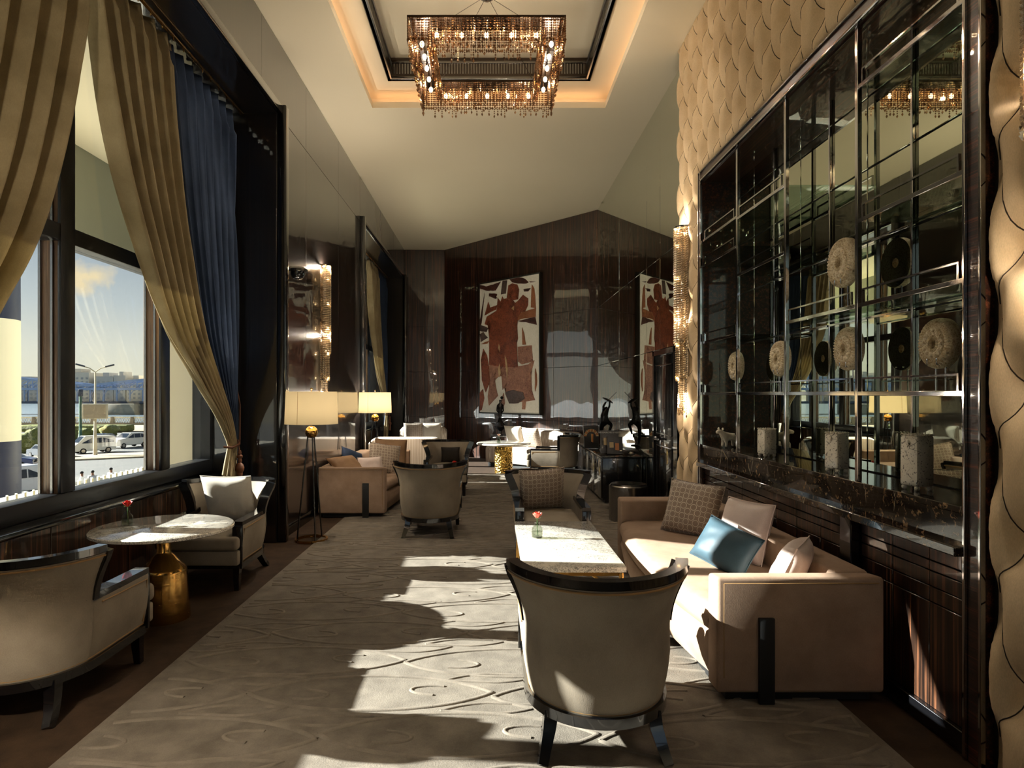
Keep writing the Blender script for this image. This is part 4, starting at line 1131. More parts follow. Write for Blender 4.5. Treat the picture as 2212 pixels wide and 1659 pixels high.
def chandelier(x, y, label, full=True, zt=5.18, W=1.50, watts=19):
    t = thing('chandelier', label, 'chandelier', (x, y, zt))
    h = W / 2; hi = h - .22
    sweep('outer_frame', [(-h, -h, 0), (h, -h, 0), (h, h, 0), (-h, h, 0)], rect(.014, .02), M['smoke_metal'], t, True)
    sweep('inner_frame', [(-hi, -hi, 0), (hi, -hi, 0), (hi, hi, 0), (-hi, hi, 0)], rect(.014, .02), M['smoke_metal'], t, True)
    for i in range(16):
        s = lerp(-h + .05, h - .05, i / 15)
        if i % 3 == 0:
            for a in (1, -1):
                tube('cross_bar', [(s, a * h, 0), (s, a * hi, 0)], .004, M['smoke_metal'], t, 5)
                tube('cross_bar', [(a * h, s, 0), (a * hi, s, 0)], .004, M['smoke_metal'], t, 5)
    for lo, hi2 in (((-h + .01, -h + .01, .012), (h - .01, -hi - .01, .018)), ((-h + .01, hi + .01, .012), (h - .01, h - .01, .018)), ((-h + .01, -hi - .01, .012), (-hi - .01, hi + .01, .018)), ((hi + .01, -hi - .01, .012), (h - .01, hi + .01, .018))):
        box('added_light_baffle', lo, hi2, M['smoke_metal'], t)  # plates added over the bulbs to block light going up into the tray
    pts = []
    rnd = random.Random(5)
    for ring, sp, nb0 in ((h, .0205, 9), (hi, .0215, 9), (h - .045, .036, 8), (hi + .045, .036, 8)):
        n = int(2 * ring / sp)
        for i in range(n):
            s = lerp(-ring, ring, (i + .5) / n)
            nb = nb0 + (rnd.choice((1, 2, 3, 4)) if rnd.random() < .4 and nb0 == 9 else 0)
            for px, py in ((s, -ring), (s, ring), (-ring, s), (ring, s)): pts.append((px, py, -.012, nb))
    pts.sort(key=lambda p: 0 if abs(max(abs(p[0]), abs(p[1])) - h) < .001 else 1)
    strands(t, pts, 300 if full else 0)
    zb = -.12
    lamps = []
    m = (h + hi) / 2
    for i in range(5):
        s = lerp(-m + .16, m - .16, i / 4)
        lamps += [(s, -m, zb), (s, m, zb)]
        lamps += [(-m, s, zb), (m, s, zb)]
    for p in lamps:
        b = sphere('bulb', p, .022, M['bulb'], t, 10, (1, 1, 1.3))
        tube('lamp_socket', [(p[0], p[1], 0), (p[0], p[1], zb + .02)], .008, M['smoke_metal'], t, 6)
    for q in (-.38, .38):
        for p in ((q, -m), (q, m), (-m, q), (m, q)):
            point_light('lamp_light', (p[0], p[1], -.15), watts / 2 * LAMP, WARM, t, .02)
    top = (5.88 if full else HC) - zt
    lathe('ceiling_canopy', [(0, top - .1), (.03, top - .098), (.075, top - .07), (.09, top - .03), (.095, top - .002), (0, top - .001)], M['steel'], t, 28)
    for sx in (-1, 1):
        for sy in (-1, 1): tube('suspension_wire', [(sx * .03, sy * .03, top - .08), (sx * hi, sy * hi, 0)], .003, M['steel'], t, 5)
    return t
chandelier(-.04, 6.9, 'square crystal chandelier hanging in the lit ceiling tray')
chandelier(-.04, -1.6, 'added square crystal chandelier for fill light over the unseen near end', False, watts=3)  # second chandelier added behind the camera as fill light

def wall_sconce(x, y, side, z1, z0, label, r=.115, watts=22, top=1.0):
    t = thing('wall_sconce', label, 'lamp', (x, y, z0))
    H = z1 - z0
    box('back_plate', (-.02 if side > 0 else 0.0, -.05, .25), (0.0 if side > 0 else .02, .05, H), M['chrome'], t, .004)
    V, F = lathe_data([(r - .02, H - .015), (r + .004, H - .015), (r + .004, H), (r - .02, H), (r - .02, H - .015)], 20, (0, 0, 0), -PI / 2 if side > 0 else PI / 2, PI / 2 if side > 0 else 1.5 * PI)
    mk('top_ring', V, F, M['chrome'], t)
    pts = []
    for rr, frac, n in ((r, .62, 24), (r * .84, .82, 18), (r * .62, 1.0, 12)):
        for i in range(n):
            a = lerp(-PI / 2, PI / 2, (i + .5) / n)
            nb = int(H * frac / .024 * (1 - .03 * abs(math.sin(i * 2.3))))
            pts.append((side * rr * math.cos(a), rr * math.sin(a), H - .02, nb))
    strands(t, pts, 300, 'clear')
    for k in range(5):
        z = H * (.9 - .175 * k)
        sphere('bulb', (side * r * .72, 0, z), .015, M['bulb'], t, 8, (1, 1, 1.4))
    for k in range(3):
        point_light('lamp_light', (side * r * .6, 0, (H - .03, H * .5, H * .08)[k]), watts * (top, 1.1, 1.1)[k] * LAMP, WARM, t, .02)
wall_sconce(XL + .002, 8.75, 1, 3.33, 1.42, 'tall crystal wall sconce on the dark pier behind the floor lamp', watts=18, top=2.4)
wall_sconce(XR - .04, 6.86, -1, 3.36, 1.36, 'tall crystal wall sconce on the far tufted strip beside the cabinet', watts=8)
wall_sconce(XR - .04, 2.33, -1, 3.60, 1.90, 'crystal wall sconce at the right picture edge on tufted velvet', watts=9)

# security camera
sc_ = thing('dome_camera', 'black dome camera on a short wall bracket by the pier', 'camera', (-2.12, 7.12, 2.93))
tube('bracket', [(-.16, -.05, .03), (-.06, 0, .05), (.0, 0, .04)], .018, M['black'], sc_, 8)
lathe('housing', [(0, .06), (.07, .055), (.11, .03), (.115, .005), (.11, 0), (0, 0)], M['black'], sc_, 28)
lathe('dome', [(.08, 0), (.078, -.03), (.06, -.062), (.03, -.08), (0, -.084)], M['black'], sc_, 24)

# ------------------------------------------------------------------ sideboard and its things
sb = thing('sideboard', 'long black lacquer sideboard under the mirrored wall', 'sideboard', (1.9, 10.62, 0.0))
box('carcass', (-.28, -1.24, .06), (.29, 1.24, .665), M['black'], sb, .006)
box('top', (-.30, -1.26, .665), (.295, 1.26, .69), M['black'], sb, .004)
box('plinth', (-.24, -1.2, 0), (.27, 1.2, .06), M['blackmat'], sb)
for i in range(4):
    dr = box('door', (-.30, -1.22 + i * .61 + .006, .075), (-.28, -1.22 + (i + 1) * .61 - .006, .655), M['wood_dark'], sb, .003)
    box('pull', (-.315, -1.22 + i * .61 + .30, .5), (-.30, -1.22 + i * .61 + .31, .62), M['steel'], dr, .002)
SZ = .702
stt = thing('bronze_statue', 'dark bronze dancing figure holding a shield and spear on the sideboard', 'statue', (1.93, 11.0, SZ), R(0))
lathe('base', [(0, 0), (.09, 0), (.095, .01), (.08, .03), (0, .032)], M['bronze'], stt, 24)
skin_mesh('figure', [(-.03, 0, .40, .052), (-.06, 0, .30, .038), (-.055, 0, .18, .03), (-.04, 0, .06, .022), (-.02, -.02, .03, .02),
                     (.06, 0, .42, .045), (.12, 0, .36, .034), (.085, 0, .27, .022), (.07, 0, .20, .014),
                     (-.02, 0, .50, .058), (.02, 0, .58, .05), (.03, 0, .64, .022), (.0, 0, .60, .03), (-.02, 0, .68, .022), (.03, 0, .76, .016),
                     (.055, 0, .62, .022), (.085, 0, .68, .018), (.09, 0, .76, .014), (.035, 0, .68, .03)],
          [(0, 1), (1, 2), (2, 3), (3, 4), (0, 5), (5, 6), (6, 7), (7, 8), (0, 9), (9, 10), (10, 11), (11, 18), (10, 12), (12, 13), (13, 14), (10, 15), (15, 16), (16, 17)], M['bronze'], stt)
sh_ = lathe('shield', [(0, .03), (.05, .026), (.10, .008), (.105, 0), (.10, -.004), (0, .01)], M['bronze'], stt, 28)
sh_.location = (.05, 0, .78); sh_.rotation_euler = (0, R(28), 0)
tube('spear', [(.0, 0, .72), (.20, -.02, .92)], .004, M['bronze'], stt, 6)
def book(name, loc, w, h, th, rz, label, title=None, arch=False, tilt=-8):
    t = thing(name, label, 'book', loc, R(rz)); t.rotation_euler = (R(tilt), 0, R(rz))
    box('page_block', (-w / 2 + .004, .004, .004), (w / 2 - .006, th - .004, h - .004), M['ceramic'], t)
    boxes('cover', [((-w / 2, 0, 0), (w / 2, .004, h)), ((-w / 2, th - .004, 0), (w / 2, th, h)), ((-w / 2, 0, 0), (-w / 2 + .004, th, h))], M['book'], t)
    def poly(nm, pts, mat, d): return mk(nm, [(x, -d, z) for x, z in pts], [tuple(range(len(pts)))], mat, t)
    n = 14
    if arch:
        for k, (r0, r1) in enumerate(((.62, .98),)):
            for i in range(12):
                a0, a1 = PI * (i + .12) / 12, PI * (i + .88) / 12
                q = [(w * .5 * r0 * math.cos(a0), h * .52 + w * .5 * r0 * math.sin(a0)), (w * .5 * r1 * math.cos(a0), h * .52 + w * .5 * r1 * math.sin(a0)),
                     (w * .5 * r1 * math.cos(a1), h * .52 + w * .5 * r1 * math.sin(a1)), (w * .5 * r0 * math.cos(a1), h * .52 + w * .5 * r0 * math.sin(a1))]
                poly('printed_arch_stone', q, M['ochre'] if i % 2 else M['book_tan'], .0008)
        poly('printed_column', [(.0, h * .28), (.03, h * .25), (.035, h * .62), (.0, h * .64)], M['ochre'], .0008)
        poly('printed_column', [(-.004, h * .28), (.006, h * .28), (.006, h * .64), (-.004, h * .64)], M['book_tan'], .0014)
    else:
        poly('printed_picture', [(-w * .34, h * .36), (-w * .08, h * .36), (-w * .08, h * .68), (-w * .34, h * .68)], M['book_tan'], .0008)
        poly('printed_column', [(w * .02, h * .22), (w * .26, h * .20), (w * .26, h * .62), (w * .02, h * .64)], M['ochre'], .0008)
        poly('printed_panel', [(w * .3, h * .16), (w * .44, h * .16), (w * .44, h * .22), (w * .3, h * .22)], M['ceramic'], .0008)
    if title:
        fd = bpy.data.curves.new('title_lettering', 'FONT'); fd.body = title; fd.size = w * .105; fd.align_x = 'CENTER'; fd.extrude = .0003
        fo = bpy.data.objects.new('title_lettering', fd); COL.objects.link(fo); fd.materials.append(M['book_letter'])
        dg = bpy.context.evaluated_depsgraph_get(); me = bpy.data.meshes.new_from_object(fo.evaluated_get(dg)); bpy.data.objects.remove(fo)
        fo = link('title_lettering', me, None, t); fo.location = (0, -.0012, h * .88); fo.rotation_euler = (R(90), 0, 0)
    return t
M['book'] = plain('dark_book_cover', (26, 22, 20), 0.35); M['ochre'] = plain('ochre_print', (170, 104, 48), 0.4)
M['book_tan'] = plain('tan_print', (176, 150, 104), 0.4); M['book_letter'] = plain('pale_lettering', (214, 210, 200), 0.5)
book('picture_book', (1.66, 10.66, SZ), .25, .37, .025, 4, 'dark picture book with a stone arch cover standing farther back on the sideboard', None, True)
book('picture_book', (1.79, 9.72, SZ), .27, .345, .03, 0, 'black book titled The Churches of Egypt standing at the sideboard front', 'THE CHURCHES OF EGYPT')
book('picture_book', (1.85, 9.64, SZ), .235, .255, .025, 0, 'smaller black book leaning in front of the titled one', None)

pd = thing('console', 'slim black console in front of the slanted wall', 'console', (.22, 15.05, 0))
box('top', (-.22, -.16, .60), (.22, .16, .63), M['black'], pd, .004)
for sx in (-1, 1):
    for sy in (-1, 1): box('leg', (sx * .19 - .02, sy * .13 - .02, 0), (sx * .19 + .02, sy * .13 + .02, .60), M['black'], pd, .003)
s2_ = thing('bronze_statue', 'slender dark bronze female figure with a flared skirt below the painting', 'statue', (.22, 15.05, .63))
lathe('base', [(0, 0), (.07, 0), (.07, .02), (0, .021)], M['bronze'], s2_, 20)
lathe('skirt', [(.03, .02), (.035, .1), (.15, .20), (.16, .215), (.10, .26), (.05, .34), (.03, .42), (0, .42)], M['bronze'], s2_, 24)
skin_mesh('figure', [(0, 0, .42, .04), (0, 0, .52, .05), (0, 0, .62, .058), (0, 0, .70, .05), (.0, 0, .755, .02), (.01, 0, .83, .05),
                     (.06, 0, .69, .022), (.075, 0, .57, .018), (.03, -.04, .52, .014), (-.06, 0, .69, .022), (-.075, 0, .57, .018), (-.03, -.04, .52, .014)],
          [(0, 1), (1, 2), (2, 3), (3, 4), (4, 5), (3, 6), (6, 7), (7, 8), (3, 9), (9, 10), (10, 11)], M['bronze'], s2_)
sphere('hair_bun', (.04, .03, .87), .038, M['bronze'], s2_, 12)

# ------------------------------------------------------------------ painting on the slanted wall
t0, t1 = 0.286, 0.688
pc = CORA + dv * ((t0 + t1) / 2); nrm = Vector((dv.y, -dv.x, 0)).normalized()
PW, PH, PZ = LW * (t1 - t0), 3.2, 1.11
pt_ = thing('painting', 'tall abstract painting of brown figures on white, in a slim frame', 'painting', pc + Vector((0, 0, PZ)), ang)
M['canvas'] = fabric('primed_canvas', (238, 234, 220), (250, 246, 236), 0.6, 0.0, 60, 0.3, 5)
def paint(name, c1, c2):
    t = NT(name); co = t.co(scale=(1, 1, 1)); a = t.noise(co, 2.6, 6, 0.75, 0.8); b = t.noise(co, 14, 5, 0.7, 2.0)
    t.set(Base_Color=t.mix(t.ramp(t.mix(0.5, a, b), [(0.38, (0, 0, 0)), (0.62, (1, 1, 1))]), lin(c1), lin(c2)), Roughness=0.45); t.bump(b, 0.5, 0.02); return t.m
PM = {'d': paint('dark_umber_paint', (40, 18, 14), (96, 50, 38)), 'r': paint('red_brown_paint', (70, 24, 14), (166, 88, 56)), 'o': paint('sienna_paint', (126, 72, 40), (170, 106, 66)),
      'p': paint('rose_brown_paint', (104, 56, 42), (194, 142, 116)), 'g': paint('slate_paint', (56, 46, 46), (110, 88, 80)), 't': paint('tan_paint', (176, 134, 92), (214, 186, 146))}
M['frame_dark'] = plain('dark_picture_frame', (40, 38, 32), 0.4); M['frame_pale'] = plain('pale_frame_lip', (214, 206, 184), 0.4)
box('canvas', (-PW / 2 + .03, -.085, .03), (PW / 2 - .03, -.03, PH - .03), M['canvas'], pt_)
for lo, hi in (((-PW / 2, -.10, 0), (-PW / 2 + .035, 0, PH)), ((PW / 2 - .035, -.10, 0), (PW / 2, 0, PH)), ((-PW / 2 + .035, -.10, 0), (PW / 2 - .035, 0, .035)), ((-PW / 2 + .035, -.10, PH - .035), (PW / 2 - .035, 0, PH))):
    box('frame_bar', lo, hi, M['frame_dark'], pt_, .004)
SH = [('d', [(100, 215), (180, 235), (340, 185), (285, 275), (200, 280), (105, 260)]), ('g', [(360, 165), (408, 170), (395, 305), (340, 315)]),
      ('d', [(430, 160), (530, 135), (590, 155), (625, 190), (600, 205), (520, 205), (460, 190)]), ('d', [(630, 178), (692, 188), (640, 192)]),
      ('d', [(572, 265), (645, 250), (620, 285), (578, 288)]), ('d', [(212, 305), (300, 308), (300, 325), (265, 332), (305, 352), (280, 362), (212, 335)]),
      ('o', [(655, 215), (680, 255), (695, 460), (645, 450)]), ('o', [(520, 510), (695, 455), (692, 545), (550, 565), (500, 590)]), ('d', [(500, 590), (690, 545), (703, 628), (600, 600)]),
      ('d', [(165, 295), (150, 420), (130, 600), (108, 680), (100, 640), (130, 470)]), ('g', [(105, 620), (205, 655), (185, 700), (110, 690)]), ('g', [(110, 720), (150, 700), (200, 755), (120, 800)]),
      ('r', [(205, 390), (225, 450), (300, 425), (290, 470), (220, 500), (165, 530)]),
      ('p', [(215, 1030), (420, 1060), (520, 1050), (620, 1030), (680, 990), (650, 1110), (655, 1300), (685, 1400), (600, 1410), (430, 1430), (390, 1330), (410, 1200), (360, 1290), (365, 1150), (320, 1150), (275, 1190), (310, 1350), (210, 1450), (200, 1360), (225, 1190)]),
      ('r', [(300, 480), (310, 350), (340, 390), (360, 330), (372, 360), (400, 355), (470, 380), (560, 480), (520, 540), (510, 640), (520, 760), (505, 820), (510, 1000), (520, 1060), (380, 1060), (215, 1030), (215, 760), (230, 640), (165, 620), (190, 540)]),
      ('r', [(415, 265), (420, 225), (460, 205), (510, 215), (530, 265), (520, 365), (460, 375), (405, 355)]), ('r', [(570, 320), (620, 355), (620, 420), (590, 490), (500, 500), (450, 460), (480, 410), (520, 380)]),
      ('p', [(520, 850), (655, 835), (665, 1000), (560, 1030), (520, 1000)]), ('o', [(560, 655), (580, 720), (597, 830), (565, 830)]),
      ('r', [(150, 870), (190, 935), (205, 1010), (225, 1190), (178, 1310), (135, 1190), (125, 980)]), ('r', [(145, 1280), (160, 1370), (130, 1490), (103, 1500), (105, 1320)]),
      ('p', [(372, 1320), (385, 1420), (370, 1465), (345, 1450), (350, 1380)]), ('p', [(575, 1330), (600, 1400), (590, 1490), (560, 1490)]), ('o', [(690, 1075), (705, 1130), (705, 1240), (688, 1310)]),
      ('g', [(395, 1310), (470, 1290), (570, 1320), (590, 1380), (520, 1430), (430, 1430)]), ('t', [(330, 1020), (345, 1120), (325, 1160), (315, 1080)]), ('t', [(388, 930), (402, 960), (420, 1080), (410, 1190), (398, 1060)]),
      ('t', [(322, 820), (335, 850), (330, 900), (318, 860)]), ('o', [(130, 820), (175, 800), (215, 790), (190, 820)]), ('t', [(455, 455), (485, 430), (480, 480)])]
for k, (mk_, pts) in enumerate(SH):
    q = []
    for px, py in pts:
        u = (px - 97) / (735 - 97); top = lerp(205, 85, u); bot = lerp(1525, 1555, u); v = 1 - (py - top) / (bot - top)
        q.append(((u - .5) * PW, v * PH))
    cen = (sum(a for a, b in q) / len(q), sum(b for a, b in q) / len(q)); rr = []
    for i in range(len(q)):                                    # hand-drawn wobble
        a, b = q[i], q[(i + 1) % len(q)]; L = math.hypot(b[0] - a[0], b[1] - a[1]); n = max(1, int(L / .08))
        for j in range(n):
            s = j / n; x, z = lerp(a[0], b[0], s), lerp(a[1], b[1], s); w = .012 * mnoise.noise((x * 7 + k, z * 7, k * 1.7))
            rr.append((max(-PW / 2 + .04, min(PW / 2 - .04, x + w)), max(.04, min(PH - .04, z + w))))
    bm = bmesh.new(); d0 = -.0855 - .0006 * k
    top_ = [bm.verts.new((x, d0 - .0035, z)) for x, z in rr]
    f = bm.faces.new(top_); bmesh.ops.triangulate(bm, faces=[f]); 
    base_ = [bm.verts.new((x, -.085, z)) for x, z in rr]
    for i in range(len(rr)):
        j = (i + 1) % len(rr); bm.faces.new((top_[i], base_[i], base_[j], top_[j]))
    bmo('painted_shape', bm, PM[mk_], pt_, False)

# ------------------------------------------------------------------ outside: terrace, canopy, street, river, bridge
M['cream_wall'] = plain('cream_render', (236, 226, 200), 0.8); M['grey_wall'] = plain('grey_green_render', (150, 152, 138), 0.8)
M['navy'] = plain('navy_paint', (22, 28, 58), 0.5); M['asphalt'] = (lambda t: (t.set(Base_Color=t.mix(t.noise(t.co(), .4, 4), lin((92, 90, 86)), lin((110, 107, 101))), Roughness=.9), t.m)[1])(NT('asphalt'))
M['paving'] = plain('sandy_paving', (176, 158, 128), 0.9); M['terrace'] = plain('terrace_tile', (224, 215, 196), 0.8)
M['steelblue'] = plain('blue_grey_bridge_paint', (128, 142, 166), 0.6); M['darksteel'] = plain('dark_bridge_steel', (60, 68, 82), 0.7)
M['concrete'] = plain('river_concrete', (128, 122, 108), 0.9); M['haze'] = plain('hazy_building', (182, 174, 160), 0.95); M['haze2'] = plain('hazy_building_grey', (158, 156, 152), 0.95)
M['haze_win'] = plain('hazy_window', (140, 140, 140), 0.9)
M['water'] = (lambda t: (t.set(Base_Color=lin((120, 132, 140)), Roughness=.18), t.bump(t.noise(t.co(scale=(1, .3, 1)), .5, 4), .5, .6), t.m)[2])(NT('river_water'))
M['hedge'] = (lambda t: (t.set(Base_Color=t.mix(t.noise(t.co(), 3, 4), lin((66, 78, 44)), lin((150, 148, 74))), Roughness=.9), t.bump(t.noise(t.co(), 8, 3), 1, .2), t.m)[2])(NT('hedge_leaves'))
M['fence'] = plain('pale_fence_paint', (206, 198, 170), 0.6); M['fence_g'] = plain('green_fence_paint', (108, 116, 88), 0.6)
M['carglass'] = plain('car_glass', (30, 36, 44), 0.1, 0.0); M['tyre'] = plain('tyre', (26, 26, 26), 0.8)
M['pole'] = plain('lamp_post_paint', (196, 184, 154), 0.6); M['greenpole'] = plain('green_pole', (52, 92, 74), 0.6)
M['skin'] = plain('skin', (150, 104, 78), 0.6); M['shirt'] = plain('white_shirt', (226, 222, 214), 0.8); M['hair'] = plain('dark_hair', (34, 26, 22), 0.8)
setp(box('terrace', (-7.5, Y0 - 6, -.25), (-3.2, 26, 0), M['terrace']), 'sunlit terrace outside the windows', kind='structure')  # widened unseen past the fence, to bounce sunlight up to the ceiling
cp = thing('canopy', 'cream canopy over the terrace', kind='structure')
box('soffit', (-5.1, Y0, 4.66), (-3.2, 26, 4.9), M['cream_wall'], cp); box('fascia', (-5.3, Y0, 3.58), (-5.1, 26, 4.9), M['grey_wall'], cp)
setp(box('wall_outer', (-3.78, 7.08, -.2), (-3.2, 7.6, 4.66), M['cream_wall']), 'cream outer wall pier beside the terrace window', kind='structure')
setp(box('wall_facade', (-3.26, 16.9, -.2), (-3.2, 26, 5.4), M['cream_wall']), 'cream outer facade past the end of the room', kind='structure')
col_ = thing('column', 'round column outside painted in navy and cream bands', 'column', (-9.3, 12.0, -5))
zb = [0, 1.2, 3.45, 5.72, 7.97, 10.2]
for i, (p, q) in enumerate(zip(zb, zb[1:])):
    r_ = .52 - .008 * i
    lathe('band', [(0, p), (r_, p), (r_ - .008, q), (0, q)], M['cream_wall'] if i % 2 else M['navy'], col_, 40)
fe = thing('terrace_fence', 'low fence of pale upright slats along the terrace edge', 'fence', (-5.2, 8, 0))
slat_me = None
for i in range(92):
    y = -4 + i * .135
    nm = 'slat'
    if slat_me is None:
        o = box(nm, (-.012, -.055, .04), (.012, .055, .5), M['fence'], fe, .004, 1); slat_me = o.data
    else: o = link(nm, slat_me, None, fe)
    o.location = (0, y, 0); o.rotation_euler = (0, 0, R(38))
box('lower_rail', (.03, -4.1, .08), (.06, 8.4, .12), M['fence_g'], fe); box('upper_rail', (.03, -4.1, .36), (.06, 8.4, .40), M['fence_g'], fe)

GZ = -5.0
setp(box('street', (-420, -120, GZ - .4), (-5.3, 135, GZ), M['asphalt']), 'grey street below the terrace', kind='structure')
setp(box('river', (-900, 100, -9), (200, 900, -8), M['water']), 'pale river behind the embankment', kind='structure')
setp(box('far_bank', (-1200, 640, -9), (200, 900, -7), M['concrete']), 'hazy far river bank', kind='structure')
def slab(name, cx, cy, sx, sy, rz, z0, z1, mat, label):
    o = box(name, (-sx / 2, -sy / 2, 0), (sx / 2, sy / 2, z1 - z0), mat, None, .03); o.location = (cx, cy, z0); o.rotation_euler = (0, 0, R(rz))
    return setp(o, label, kind='structure')
slab('sidewalk', -42, 66, 36, 5.5, 32, GZ, GZ + .15, M['paving'], 'sandy kerbed sidewalk around the lamp post')
slab('promenade', -80, 122, 130, 24, 0, GZ, GZ + .2, M['paving'], 'sandy river promenade')
ew = thing('river_railing', 'white lattice railing on the embankment wall', 'railing', (-75, 132, GZ + .2))
box('parapet', (-62, -.3, 0), (62, .3, .5), M['concrete'], ew); box('top_rail', (-62, -.15, 1.45), (62, .15, 1.65), M['fence'], ew)
for i in range(32):
    x = -62 + i * 4
    box('post', (x - .35, -.35, 0), (x + .35, .35, 1.7), M['concrete'], ew, .04)
V = []; F = []
for i in range(248):
    x = -62 + i * .5
    for s in (1, -1):
        v, f = sweep_data([(x, 0, .5), (x + s * .5, 0, 1.45)], rect(.07, .07)); o = len(V); V += v; F += [tuple(a + o for a in q) for q in f]
setp(mk('lattice', V, F, M['fence'], ew), kind='stuff')
def bush(x, y, r, h, label):
    bm = bmesh.new(); bmesh.ops.create_icosphere(bm, subdivisions=3, radius=1)
    for v in bm.verts:
        k = 1 + .25 * mnoise.noise(v.co * 2.3 + Vector((x, y, 0))); v.co = Vector((v.co.x * r * k, v.co.y * r * k, v.co.z * h * .55 * k + h * .45))
    o = bmo('bush', bm, M['hedge'], None, True, None); o.location = (x, y, GZ); setp(o, label, 'bush', 'bushes by the street')
for px, Y, r, h, lb in ((152, 90, .9, 1.7, 'clipped bush at the dark mullion, behind the blue sedan'), (186, 97, 1.0, 1.5, 'yellow green bush beside the green signal post'), (213, 99, 1.0, 1.6, 'yellow green bush behind the white van roof'),
                        (236, 98, 1.2, 2.0, 'tallest round yellow bush, beyond the rear of the white van'), (52, 72, 1.1, 2.2, 'green bush right next to the banded column'), (72, 78, 1.1, 2.4, 'green bush beside the window post, past the blue car')):
    bush((px - 1060) * Y / 1400, Y, r, h, lb)
hb = box('hedge', (-9, -1.2, 0), (9, 1.2, 1.1), M['hedge'], None, .3, 3); hb.location = (-70, 110, GZ + .2); setp(hb, 'long low clipped hedge on the promenade', 'hedge')

lp = thing('street_lamp', 'tall two armed street lamp with a blank sign board', 'street lamp', (-41.5, 68, GZ))
lathe('pole', [(0, 0), (.22, 0), (.2, .8), (.13, 3), (.08, 8.9), (0, 8.9)], M['pole'], lp, 16)
pr = Vector((.85, .52, 0))
for s in (-1, 1):
    a = pr * s
    tube('arm', [(0, 0, 8.85), tuple(a * .5 + Vector((0, 0, 9.25))), tuple(a * 1.7 + Vector((0, 0, 9.6)))], .06, M['pole'], lp, 6)
    tube('lamp_head', [tuple(a * .9 + Vector((0, 0, 9.42))), tuple(a * 1.75 + Vector((0, 0, 9.66)))], .09, M['darksteel'], lp, 6)
sg = box('sign_board', (-1.15, -.28, 3.95), (1.15, .28, 5.5), M['pole'], lp, .03); sg.rotation_euler = (0, 0, R(26))
box('sign_face', (-.98, -.30, 4.05), (.98, -.281, 5.4), M['paving'], sg)
gp = thing('signal_post', 'green post with a signal head by the river', 'post', (-59.5, 94, GZ))
lathe('pole', [(0, 0), (.2, 0), (.18, 6.2), (0, 6.2)], M['greenpole'], gp, 12); box('signal_head', (-.25, -.25, 6.2), (.25, .25, 7.2), M['darksteel'], gp, .05)

